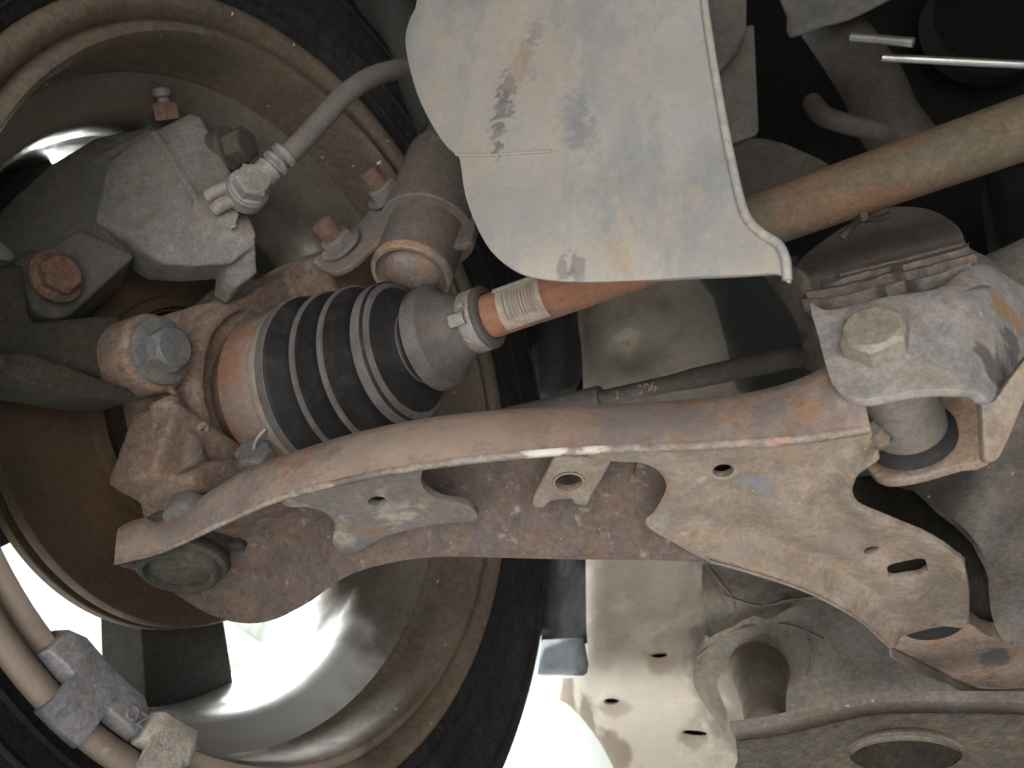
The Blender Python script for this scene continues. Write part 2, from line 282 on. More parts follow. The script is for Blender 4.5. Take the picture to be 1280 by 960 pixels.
def spot(mname, base, centre, r, col, strength=0.8, nscale=120, stretch=(1, 1, 1), amp=2.6):
    """a stain, chip, rust patch or painted light of its own shape at a place on the thing"""
    m = MATS[mname]; N = m.node_tree.nodes; L = m.node_tree.links; bs = N['Principled BSDF']; src = bs.inputs['Base Color'].links[0].from_socket
    tc = N.new('ShaderNodeTexCoord'); sb = N.new('ShaderNodeVectorMath'); sb.operation = 'SUBTRACT'; L.new(tc.outputs['Object'], sb.inputs[0]); sb.inputs[1].default_value = V(centre) - V(base)
    sc = N.new('ShaderNodeVectorMath'); sc.operation = 'MULTIPLY'; L.new(sb.outputs[0], sc.inputs[0]); sc.inputs[1].default_value = V(stretch) / r
    ln = N.new('ShaderNodeVectorMath'); ln.operation = 'LENGTH'; L.new(sc.outputs[0], ln.inputs[0])
    nz = N.new('ShaderNodeTexNoise'); nz.inputs['Scale'].default_value = nscale; nz.inputs['Detail'].default_value = 5; L.new(tc.outputs['Object'], nz.inputs['Vector'])
    ad = N.new('ShaderNodeMath'); ad.operation = 'MULTIPLY_ADD'; L.new(nz.outputs['Fac'], ad.inputs[0]); ad.inputs[1].default_value = amp; ad.inputs[2].default_value = -amp / 2
    sm = N.new('ShaderNodeMath'); sm.operation = 'ADD'; L.new(ad.outputs[0], sm.inputs[0]); L.new(ln.outputs['Value'], sm.inputs[1])
    mr = N.new('ShaderNodeMapRange'); mr.interpolation_type = 'SMOOTHSTEP'; mr.inputs[1].default_value = 0.95; mr.inputs[2].default_value = 0.45; mr.inputs[3].default_value = 0; mr.inputs[4].default_value = strength; L.new(sm.outputs[0], mr.inputs[0])
    mx = N.new('ShaderNodeMix'); mx.data_type = 'RGBA'; L.new(mr.outputs[0], mx.inputs[0]); L.new(src, mx.inputs[6]); mx.inputs[7].default_value = (*col, 1); L.new(mx.outputs[2], bs.inputs['Base Color'])
def sticker_mat():
    m = bpy.data.materials.new('barcode_label'); m.use_nodes = True; N = m.node_tree.nodes; L = m.node_tree.links; bs = N['Principled BSDF']
    uv = N.new('ShaderNodeUVMap'); sx = N.new('ShaderNodeSeparateXYZ'); L.new(uv.outputs[0], sx.inputs[0])
    n = N.new('ShaderNodeTexNoise'); n.noise_dimensions = '1D'; n.inputs['Scale'].default_value = 26; n.inputs['Detail'].default_value = 3; n.inputs['Roughness'].default_value = 0.9
    L.new(sx.outputs[0], n.inputs['W'])
    def rng(s, a, b, lo=0., hi=1.):
        r = N.new('ShaderNodeMapRange'); r.inputs[1].default_value = a; r.inputs[2].default_value = b; r.inputs[3].default_value = lo; r.inputs[4].default_value = hi; L.new(s, r.inputs[0]); return r.outputs[0]
    def mul(a, b):
        q = N.new('ShaderNodeMath'); q.operation = 'MULTIPLY'; L.new(a, q.inputs[0]); L.new(b, q.inputs[1]); return q.outputs[0]
    bars = rng(n.outputs['Fac'], 0.50, 0.53)
    win = mul(mul(rng(sx.outputs[0], 0.13, 0.15), rng(sx.outputs[0], 0.91, 0.89)), mul(rng(sx.outputs[1], 0.26, 0.28), rng(sx.outputs[1], 0.93, 0.91)))
    n2 = N.new('ShaderNodeTexNoise'); n2.inputs['Scale'].default_value = 5; n2.inputs['Detail'].default_value = 6; L.new(uv.outputs[0], n2.inputs[0])
    base = N.new('ShaderNodeMix'); base.data_type = 'RGBA'; base.inputs[6].default_value = (0.40, 0.31, 0.25, 1); base.inputs[7].default_value = (0.47, 0.42, 0.35, 1); L.new(rng(n2.outputs[0], .4, .6), base.inputs[0])
    c = N.new('ShaderNodeMix'); c.data_type = 'RGBA'; L.new(base.outputs[2], c.inputs[6]); c.inputs[7].default_value = (0.10, 0.08, 0.07, 1)
    L.new(mul(mul(bars, win), rng(n2.outputs[0], .3, .5, .5, .95)), c.inputs[0]); L.new(c.outputs[2], bs.inputs['Base Color']); bs.inputs['Roughness'].default_value = 0.55
    MATS['barcode_label'] = m
sticker_mat()
# ------------------------------------------------------------------ objects
COL = scene.collection
def mesh_obj(name, mesh, m, base, smooth=40, bevel=0, solid=0, remesh=0, smoothit=6, uvs=None):
    vs, fs = mesh; base = V(base)
    me = bpy.data.meshes.new(name); me.from_pydata([tuple(V(v) - base) for v in vs], [], fs)
    bm = bmesh.new(); bm.from_mesh(me)
    if not solid and uvs is None: bmesh.ops.remove_doubles(bm, verts=bm.verts, dist=1e-6); bmesh.ops.recalc_face_normals(bm, faces=bm.faces)
    bm.to_mesh(me); bm.free(); me.validate(); me.update()
    me.materials.append(MATS[m])
    if smooth: me.shade_smooth(); me.set_sharp_from_angle(angle=math.radians(smooth))
    if uvs is not None:
        ul = me.uv_layers.new(name='UVMap')
        for lp in me.loops: ul.data[lp.index].uv = uvs[lp.vertex_index]
    o = bpy.data.objects.new(name, me); COL.objects.link(o); o.location = base
    if solid:
        md = o.modifiers.new('solid', 'SOLIDIFY'); md.thickness = solid; md.offset = -1
    if remesh:
        md = o.modifiers.new('remesh', 'REMESH'); md.mode = 'VOXEL'; md.voxel_size = remesh; md.use_smooth_shade = True
        md = o.modifiers.new('soften', 'SMOOTH'); md.iterations = smoothit; md.factor = 0.5
    if bevel:
        md = o.modifiers.new('bevel', 'BEVEL'); md.width = bevel; md.segments = 2; md.limit_method = 'ANGLE'; md.angle_limit = math.radians(42)
    return o
def tag(o, label, cat, group=None, kind=None):
    o['label'] = label; o['category'] = cat
    if group: o['group'] = group
    if kind: o['kind'] = kind
    return o
class Thing:
    def __init__(s, name, label, cat, base, group=None):
        s.e = bpy.data.objects.new(name, None); COL.objects.link(s.e); s.e.empty_display_size = 0.02
        s.base = V(base); s.e.location = s.base; tag(s.e, label, cat, group)
    def add(s, name, mesh, m, under=None, label=None, **k):
        o = mesh_obj(name, mesh, m, s.base, **k); o.parent = under or s.e; o.location = (0, 0, 0)
        if label: o['label'] = label
        return o
def single(name, mesh, m, label, cat, base, **k): return tag(mesh_obj(name, mesh, m, base, **k), label, cat)
def text_mesh(s, size, place, ext=0.0):
    cu = bpy.data.curves.new('t', 'FONT'); cu.body = s; cu.size = size; cu.extrude = ext; cu.resolution_u = 3
    o = bpy.data.objects.new('t', cu); me = bpy.data.meshes.new_from_object(o)
    r = ([place(v.co) for v in me.vertices], [tuple(p.vertices) for p in me.polygons])
    bpy.data.objects.remove(o); bpy.data.curves.remove(cu); bpy.data.meshes.remove(me); return r
# ================================================================== setting: white wall outside the wheel
def wall():
    b = V((-1.7, 1.0, 0.1))
    o = mesh_obj('wall', box(b, 0.05, 6.6, 2.3), 'wall_white', b); o['kind'] = 'structure'
    for y in (-0.75, 0.14, 1.03, 1.92, 2.81):
        p = mesh_obj('panel', box((-1.662, y + 0.02, 0.1), 0.03, 0.80, 2.2), 'wall_white', b, bevel=0.004); p.parent = o; p.location = (0, 0, 0)
    p = mesh_obj('panel', box((-1.69, 4.6, 1.0), 0.05, 5.0, 4.2), 'wall_white', b, bevel=0.004); p.parent = o; p.location = (0, 0, 0)
    for z in (-0.4, 0.15, 0.62):
        p = mesh_obj('rail', box((-1.637, 1.0, z), 0.03, 5.6, 0.07), 'wall_white', b, bevel=0.004); p.parent = o; p.location = (0, 0, 0)
wall()
# ================================================================== wheel
def wheel():
    T = Thing('wheel', 'dirty silver alloy wheel with black tyre behind the brake', 'wheel', (-0.08, 0, -0.3))
    T.add('rim_lip', ring([(-0.0425, 0.1870), (-0.0425, 0.1812), (-0.0405, 0.1808), (-0.038, 0.1822), (-0.034, 0.1838), (-0.012, 0.1838), (-0.004, 0.1846), (-0.0008, 0.1866), (-0.0006, 0.1895), (-0.0022, 0.1915), (-0.0052, 0.1932), (-0.0030, 0.1948), (0.0012, 0.1965),
        (0.0034, 0.1992), (0.0038, 0.2025), (0.0022, 0.2056), (-0.001, 0.2068), (-0.004, 0.206), (-0.008, 0.1990), (-0.018, 0.1955), (-0.038, 0.194)], seg=160), 'rim_lip', smooth=50)
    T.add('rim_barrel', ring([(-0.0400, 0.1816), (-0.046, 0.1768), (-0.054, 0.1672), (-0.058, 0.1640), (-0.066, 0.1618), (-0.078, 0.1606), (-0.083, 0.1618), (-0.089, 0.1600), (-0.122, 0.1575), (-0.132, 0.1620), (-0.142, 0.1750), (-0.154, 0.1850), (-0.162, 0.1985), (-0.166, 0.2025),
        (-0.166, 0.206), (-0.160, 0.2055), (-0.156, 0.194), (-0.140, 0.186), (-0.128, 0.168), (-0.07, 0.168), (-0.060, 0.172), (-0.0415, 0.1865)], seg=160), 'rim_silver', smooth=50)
    for k in range(5):
        a = math.radians(-54.5 + 72 * k); er = V((0, math.cos(a), math.sin(a))); et = V((0, -math.sin(a), math.cos(a)))
        pts = []
        for r, hw, xa, xb in ((0.045, 0.026, -0.150, -0.118), (0.11, 0.026, -0.150, -0.116), (0.150, 0.028, -0.150, -0.112), (0.1600, 0.031, -0.150, -0.112)):
            for s in (-1, 1):
                pts += [er * r + et * (s * hw * 0.92) + V((xa, 0, 0)), er * r + et * (s * hw) + V((xb, 0, 0))]
        T.add('spoke', hull(pts), 'spoke_back', bevel=0.004)
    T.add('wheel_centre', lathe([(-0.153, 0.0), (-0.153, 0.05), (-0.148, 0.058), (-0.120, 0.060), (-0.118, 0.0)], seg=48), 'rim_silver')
    ty = T.add('tyre', ring([(-0.008, 0.1995), (0.0, 0.2065), (0.004, 0.212), (0.009, 0.224), (0.0125, 0.242), (0.011, 0.258), (0.004, 0.272), (-0.008, 0.283), (-0.018, 0.287), (-0.145, 0.287), (-0.157, 0.283), (-0.170, 0.272), (-0.177, 0.256), (-0.177, 0.24), (-0.17, 0.215), (-0.164, 0.2068),
        (-0.155, 0.199), (-0.150, 0.204), (-0.150, 0.27), (-0.02, 0.27), (-0.016, 0.204)], seg=160), 'tyre_rubber', smooth=60)
    for r, x in ((0.2135, 0.0052), (0.2255, 0.0100), (0.2525, 0.0122)):
        T.add('moulded_rib', ring([(x - 0.002, r - 0.0012), (x + 0.0008, r - 0.0006), (x + 0.0008, r + 0.0006), (x - 0.002, r + 0.0012)], seg=120), 'tyre_rubber', under=ty)
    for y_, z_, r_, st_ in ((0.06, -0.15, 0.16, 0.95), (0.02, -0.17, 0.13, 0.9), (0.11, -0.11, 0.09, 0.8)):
        spot('rim_silver', T.base, (-0.09, y_, z_), r_, (0.74, 0.745, 0.74), st_, 60, amp=0.5)  # outside light on the lower barrel painted in as bright silver
    for y_, z_, r_ in ((-0.10, -0.16, 0.09), (-0.03, -0.19, 0.08), (0.06, -0.19, 0.08)):
        spot('rim_lip', T.base, (0.0, y_, z_), r_, (0.30, 0.245, 0.20), 0.75, 70, amp=1.4)  # stronger light on the lower lip painted in as a paler tone
    def weight(a0, a1, m, clip0, clip1, txt=None, xi=-0.016):
        A = [math.radians(a0 + (a1 - a0) * i / 14) for i in range(15)]; rows = []
        for i, a in enumerate(A):
            e = min(i, 14 - i); q = min(1, 0.35 + 0.33 * e); er = V((0, math.cos(a), math.sin(a)))
            prof = [(xi, 0.1842), (xi + 0.001, 0.1842 - 0.0035 * q), (-0.006, 0.1838 - 0.0048 * q), (0.001 + 0.003 * q, 0.1838 - 0.0036 * q), (0.0012 + 0.0048 * q, 0.1872), (0.0008 + 0.0046 * q, 0.1925), (-0.001, 0.1950), (-0.004, 0.1932), (-0.002, 0.1885), (-0.004, 0.1850)]
            rows.append([er * r + V((x, 0, 0)) for x, r in prof])
        vs, fs = loft(rows, True); n = len(rows[0]); fs += [tuple(range(n))[::-1], tuple(len(vs) - n + k for k in range(n))]
        wo = T.add('wheel_weight', (vs, fs), m, smooth=45, bevel=0.0006, label='grey clip-on balance weight' if m == 'lead_grey' else 'pale clip-on balance weight')
        rows = []
        for i in range(9):
            a = math.radians(clip0 + (clip1 - clip0) * i / 8); er = V((0, math.cos(a), math.sin(a)))
            rows.append([er * r + V((x, 0, 0)) for x, r in ((0.0054, 0.1900), (0.0060, 0.1975), (0.0056, 0.2030), (0.0040, 0.2072), (-0.001, 0.2088), (-0.005, 0.2075), (-0.001, 0.2065), (0.0022, 0.2056), (0.0036, 0.2), (0.0035, 0.1900))])
        vs, fs = loft(rows, True); n = len(rows[0]); fs += [tuple(range(n))[::-1], tuple(len(vs) - n + k for k in range(n))]
        T.add('clip', (vs, fs), m, under=wo, smooth=45)
        if txt:
            def place(co):
                a = math.radians(a0 + (a1 - a0) * 0.76) + co.x / 0.187; r = 0.1860 + 0.0050 - co.y
                return V((0.0058 + co.z, math.cos(a) * r, math.sin(a) * r))
            T.add('embossed_letters', text_mesh(txt, 0.0072, place, 0.0005), m, under=wo, smooth=0)
    weight(-110.8, -96.0, 'lead_grey', -107.2, -101.6, 'OZ')
    weight(-95.4, -87.4, 'lead_pale', -94.6, -89.4)
wheel()
# ================================================================== brake disc
def disc():
    T = Thing('brake_disc', 'rusty brown vented brake disc inside the wheel', 'brake disc', (-0.1, 0, -0.119))
    T.add('inner_plate', ring([(-0.0900, 0.062), (-0.0900, 0.1165), (-0.0905, 0.1182), (-0.0920, 0.119), (-0.0965, 0.119), (-0.0970, 0.1185), (-0.0970, 0.062)], seg=128), 'disc_rust')
    T.add('outer_plate', ring([(-0.1035, 0.062), (-0.1035, 0.1185), (-0.1040, 0.119), (-0.1090, 0.119), (-0.1105, 0.1175), (-0.1105, 0.062)], seg=128), 'disc_rust')
    vs = []
    for k in range(36):
        a = 2 * math.pi * k / 36; er = V((0, math.cos(a), math.sin(a))); et = V((0, -math.sin(a), math.cos(a)))
        vs.append(box(er * 0.089 + V((-0.10025, 0, 0)), 0.0072, 0.05, 0.004, (V((1, 0, 0)), er, et)))
    o = T.add('cooling_vanes', join(*vs), 'disc_rust'); o['kind'] = 'stuff'
    T.add('disc_hat', ring([(-0.086, 0.064), (-0.086, 0.070), (-0.0905, 0.071), (-0.098, 0.066), (-0.1175, 0.064), (-0.1175, 0.04), (-0.112, 0.04), (-0.112, 0.06)], seg=64), 'disc_rust')
disc()
# ================================================================== knuckle
def knuckle():
    T = Thing('steering_knuckle', 'rusty cast steering knuckle around the drive joint', 'knuckle', ONX(260, 640, -0.03))
    c = ONX(198, 440, -0.032)
    ms = [ring([(-0.078, 0.049), (-0.078, 0.060), (-0.034, 0.0575), (-0.030, 0.054), (-0.030, 0.049)], seg=64),
          cyl(c + V((-0.03, 0, 0)), (1, 0, 0), 0.0195, 0.030),
          hp([(190, 398), (250, 380), (300, 372), (292, 470), (300, 560), (245, 575), (210, 490)], -0.040, -0.07),
          hp([(222, 500), (285, 545), (340, 580), (330, 640), (225, 615), (190, 592), (215, 560)], -0.024, -0.055),
          hp([(214, 600), (330, 610), (300, 670), (225, 650)], -0.026, -0.05),
          hp([(238, 590), (262, 576), (300, 572), (330, 585), (320, 620), (240, 616)], -0.012, -0.04),
          hp([(290, 380), (330, 355), (420, 310), (455, 300), (480, 340), (480, 385), (420, 400), (350, 400)], -0.030, -0.06),
          hp([(405, 318), (440, 300), (520, 340), (490, 395), (430, 400)], 0.0, -0.05),
          hp([(255, 395), (300, 350), (345, 345), (345, 400), (290, 420)], -0.035, -0.06),
          tube([ONX(205, 500, -0.036), ONX(232, 560, -0.03), ONX(240, 600, -0.026)], 0.008, sub=4)]
    T.add('casting', join(*ms), 'knuckle_iron', remesh=0.0016, smoothit=5, smooth=0)
    d = ONX(250, 535, -0.031)
    T.add('lifting_tab', tube([ONX(245, 541, -0.033), ONX(249, 535, -0.024), ONX(256, 530, -0.023), ONX(258, 538, -0.024)], 0.0016, sub=4), 'knuckle_iron')
    # pinch bolt with split pin above the ball joint
    p = ONX(318, 570, -0.012); ax = (V((0.35, -0.8, 0.15))).normalized()
    b = T.add('clamp_nut', hexbolt(p - ax * 0.010, ax, 0.0100, 0.014, 0.0, phase=0.2), 'bolt_steel', bevel=0.0006)
    T.add('split_pin', tube([p + ax * 0.002, p + ax * 0.007 + V((0.002, 0, 0.003)), p + ax * 0.008 + V((0.006, 0, 0.008))], 0.0009, sub=4), 'clamp_steel', under=b)
knuckle()
# ================================================================== caliper bracket + bolt
def bracket():
    T = Thing('caliper_bracket', 'dark cast caliper bracket bolted to the knuckle', 'bracket', ONX(60, 470, -0.045))
    ms = [hp([(0, 405), (60, 415), (150, 392), (172, 440), (160, 480), (80, 450), (0, 440)], -0.050, -0.075),
          hp([(0, 440), (40, 440), (168, 488), (168, 503), (120, 497), (40, 482), (0, 460)], -0.040, -0.07),
          hp([(-40, 330), (30, 330), (40, 400), (0, 460), (-40, 460)], -0.05, -0.085)]
    T.add('casting', join(*ms), 'cast_dark', remesh=0.0016, smoothit=5, smooth=0)
    c = ONX(198, 440, -0.032)
    b = T.add('bracket_bolt', hexbolt(c, (1, 0, 0), 0.0115, 0.0115, 0.0165, 0.003, phase=0.15), 'bolt_steel', bevel=0.0007)
bracket()
# ================================================================== caliper
def caliper():
    T = Thing('brake_caliper', 'grey cast brake caliper over the rusty disc', 'brake caliper', D(160, 330, 0.46))
    ms = [hd([(186, 168, .452), (238, 141, .452), (250, 146, .450), (292, 222, .432), (318, 290, .416), (316, 306, .414), (290, 328, .415), (246, 330, .418), (222, 262, .428)], (-0.028, 0.01, 0.012)),
          hd([(-20, 285, .382), (20, 245, .396), (60, 208, .414), (120, 172, .442), (190, 158, .464), (225, 240, .456), (235, 318, .444), (190, 330, .438), (130, 305, .420), (20, 318, .386)], (-0.030, 0.012, 0.012)),
          cyl(D(184, 262, 0.431) + V((-0.03, 0.004, 0.002)), (1, -0.1, -0.1), 0.026, 0.032, 40, 0.007),
          tube([D(192, 166, .448), D(222, 212, .436), D(246, 254, .424)], 0.0032, sub=3),
          tube([D(192, 166, .449), D(140, 192, .438), D(100, 215, .428)], 0.0030, sub=3),
          hd([(238, 240, .424), (272, 232, .422), (300, 262, .416), (290, 285, .416), (262, 270, .418)], (-0.012, 0, 0)),
          hd([(286, 318, .418), (320, 300, .416), (322, 340, .424), (296, 360, .424), (280, 350, .424)], (-0.02, 0.01, 0.005)),
          hd([(100, 285, .402), (170, 318, .412), (125, 345, .405), (85, 395, .392), (30, 330, .386)], (-0.022, 0.012, 0.0)),
          cyl(D(62, 356, .386) + V((-0.030, 0.002, 0)), (1, -0.05, 0.05), 0.0168, 0.030, 40, 0.002),
          hd([(-30, 315, .376), (30, 330, .386), (40, 390, .388), (-30, 400, .38)], (-0.02, 0.02, 0.01))]
    pa = hd([(190, 165, .441), (222, 212, .429), (248, 254, .414), (240, 141, .456), (252, 146, .454), (293, 222, .438), (321, 292, .418), (317, 308, .415), (290, 329, .413), (246, 332, .409), (200, 330, .414)], (-0.03, 0.012, 0.012))
    pb = hd([(190, 165, .442), (222, 212, .431), (246, 254, .417), (240, 325, .412), (195, 326, .413), (160, 292, .412), (108, 272, .419), (92, 238, .430), (140, 190, .444)], (-0.03, 0.012, 0.012))
    pc = tube([D(192, 166, .441), D(222, 212, .4285), D(248, 254, .414)], 0.0022, sub=3)
    pd = hd([(240, 246, .416), (272, 236, .418), (302, 262, .413), (296, 288, .411), (262, 276, .411)], (-0.012, 0, 0))
    T.add('piston_housing', join(pa, pb, pc, pd, ms[6]), 'cast_iron', remesh=0.0012, smoothit=3, smooth=0)
    T.add('bridge', join(*[ms[k] for k in (1, 4, 7, 8, 9)]), 'cast_iron_shaded', remesh=0.0013, smoothit=3, smooth=0)
    o = D(72, 345, .384); b = T.add('slide_pin_bolt', hexbolt(o + V((-0.002, 0, 0)), (1, -0.1, -0.05), 0.0098, 0.008, 0.0125, 0.002), 'rust_heavy', bevel=0.0008, label='rust covered slide pin bolt')
    o = D(292, 186, .450)
    b = T.add('slide_pin_bolt', join(cyl(o + V((-0.022, 0, 0)), (1, 0, 0), 0.0125, 0.022), hexbolt(o, (1, 0, 0), 0.0098, 0.010)), 'cast_dark', bevel=0.0006, label='dark greasy slide pin bolt')
    o = D(210, 150, .456); ax = (D(203, 120, .452) - o).normalized()
    s = T.add('bleed_screw', hexbolt(o, ax, 0.0072, 0.009, phase=0.1), 'rust_heavy', bevel=0.0005)
    T.add('bleed_nipple', lathe([(0.008, 0.0036), (0.0115, 0.003), (0.0125, 0.0048), (0.0145, 0.0050), (0.0165, 0.0042), (0.0172, 0.0)], o, ax, 20), 'bolt_steel', under=s)
caliper()
def hose():
    T = Thing('brake_hose', 'ribbed grey brake hose running from caliper behind the shield', 'hose', D(316, 236, .412))
    P = [D(348, 202, .412), D(372, 182, .414), D(400, 152, .420), D(432, 118, .430), D(468, 95, .445), D(510, 86, .465), D(560, 92, .485), D(620, 110, .50)]
    T.add('hose', tube(P, lambda t: 0.0053 + 0.00009 * math.sin(t * 2 * math.pi * 90), seg=18, sub=80), 'hose_rubber')
    a = (P[0] - D(322, 226, .408)).normalized(); o = D(326, 222, .4085)
    T.add('ferrule', lathe([(0, 0.0055), (0.001, 0.0068), (0.0065, 0.0068), (0.0075, 0.0052), (0.0085, 0.0052), (0.0095, 0.0072), (0.0115, 0.0072), (0.0125, 0.0054), (0.0138, 0.0054), (0.0148, 0.0071), (0.0172, 0.0071), (0.0182, 0.005)], o, a, 28), 'fitting_steel')
    o = D(308, 240, .413); ax = (V((0.86, -0.42, -0.2))).normalized()
    T.add('banjo_eye', join(cyl(o - ax * 0.004, ax, 0.0105, 0.009), hd([(300, 244, .41), (322, 238, .408), (340, 214, .408), (322, 206, .409), (300, 226, .411)], (-0.005, 0.004, 0.002))), 'fitting_steel', bevel=0.0006)
    T.add('banjo_bolt', hexbolt(o + ax * 0.005, ax, 0.0092, 0.009, 0.0098, 0.0012, phase=0.5), 'fitting_steel', bevel=0.0006)
    q = [D(298, 248, .409), D(280, 254, .408), D(268, 262, .409)]
    T.add('locating_tab', tube(q, 0.0036, seg=10, sub=3), 'fitting_steel')
    T.add('locating_tab', tube([p + (D(276, 246, .409) - D(284, 262, .409)) for p in q], 0.0034, seg=10, sub=3), 'fitting_steel')
hose()
# ================================================================== strut
def strut():
    o = D(518, 334, .455); ax = V((0.06, -0.03, 1)).normalized()
    T = Thing('suspension_strut', 'steel strut with rusty end cap bolted to the knuckle', 'strut', o)
    tb = T.add('tube', lathe([(-0.004, 0.0195), (-0.004, 0.0215), (0.002, 0.0220), (0.030, 0.0225), (0.031, 0.0245), (0.085, 0.0245), (0.086, 0.0225), (0.30, 0.0225), (0.30, 0)], o, ax, 56), 'strut_steel')
    T.add('end_cap', lathe([(-0.0095, 0.0), (-0.0092, 0.006), (-0.0078, 0.0115), (-0.0055, 0.0145), (-0.0038, 0.0156), (-0.0030, 0.0168), (-0.0030, 0.0205), (0.004, 0.0205), (0.004, 0)], o, ax, 48), 'strut_cap', under=tb, label='rusty domed strut end cap')
    T.add('rolled_rim', ring([(-0.0075, 0.0196), (-0.0078, 0.0216), (-0.006, 0.0226), (-0.003, 0.0226), (-0.003, 0.0196)], o=o, ax=ax, seg=56), 'rust_dusty', under=tb)
    # clamp bracket: two cheeks running forward-left to the knuckle
    y0 = -0.030
    br = T.add('clamp_bracket', sheet([(392, 326), (408, 312), (430, 296), (462, 262), (500, 214), (530, 196), (575, 190), (592, 230), (588, 300), (540, 306), (505, 300), (470, 306), (440, 330), (412, 340)],
        lambda x, y: ONY(x, y, -0.034 + 0.022 * max(0, min(1, (x - 420 - (300 - y) * 0.55) / 120)) ** 2), step=16), 'strut_steel', solid=0.004, bevel=0.0008)
    T.add('clamp_wrap', lathe([(0.028, 0.0265), (0.029, 0.0275), (0.086, 0.0275), (0.087, 0.0265)], o, ax, 40, a0=0), 'strut_steel', under=br)
    for px, py in ((428, 308), (484, 244)):
        c = ONY(px, py, -0.034); a = V((-0.08, -1, 0.03)).normalized()
        n = T.add('clamp_nut', hexbolt(c, a, 0.0095, 0.008, 0.0125, 0.002, phase=0.2), 'strut_steel', under=br, bevel=0.0006)
        b = T.add('bolt', lathe([(0.006, 0.0058)] + [(0.008 + 0.00055 * k, 0.0060 if k % 2 else 0.0054) for k in range(18)] + [(0.0184, 0.004), (0.0184, 0)], c, a, 24), 'rust_heavy', label='rusty bolt end')
    T.add('hose_tab', join(hd([(522, 218, .47), (546, 214, .468), (552, 170, .48), (540, 165, .482), (536, 205, .472)], (0.006, 0.01, 0.004)), hd([(518, 226, .468), (528, 234, .464), (552, 230, .464), (548, 214, .47), (524, 216, .47)], (0.002, 0.008, 0.006))), 'strut_steel', bevel=0.001)
strut()
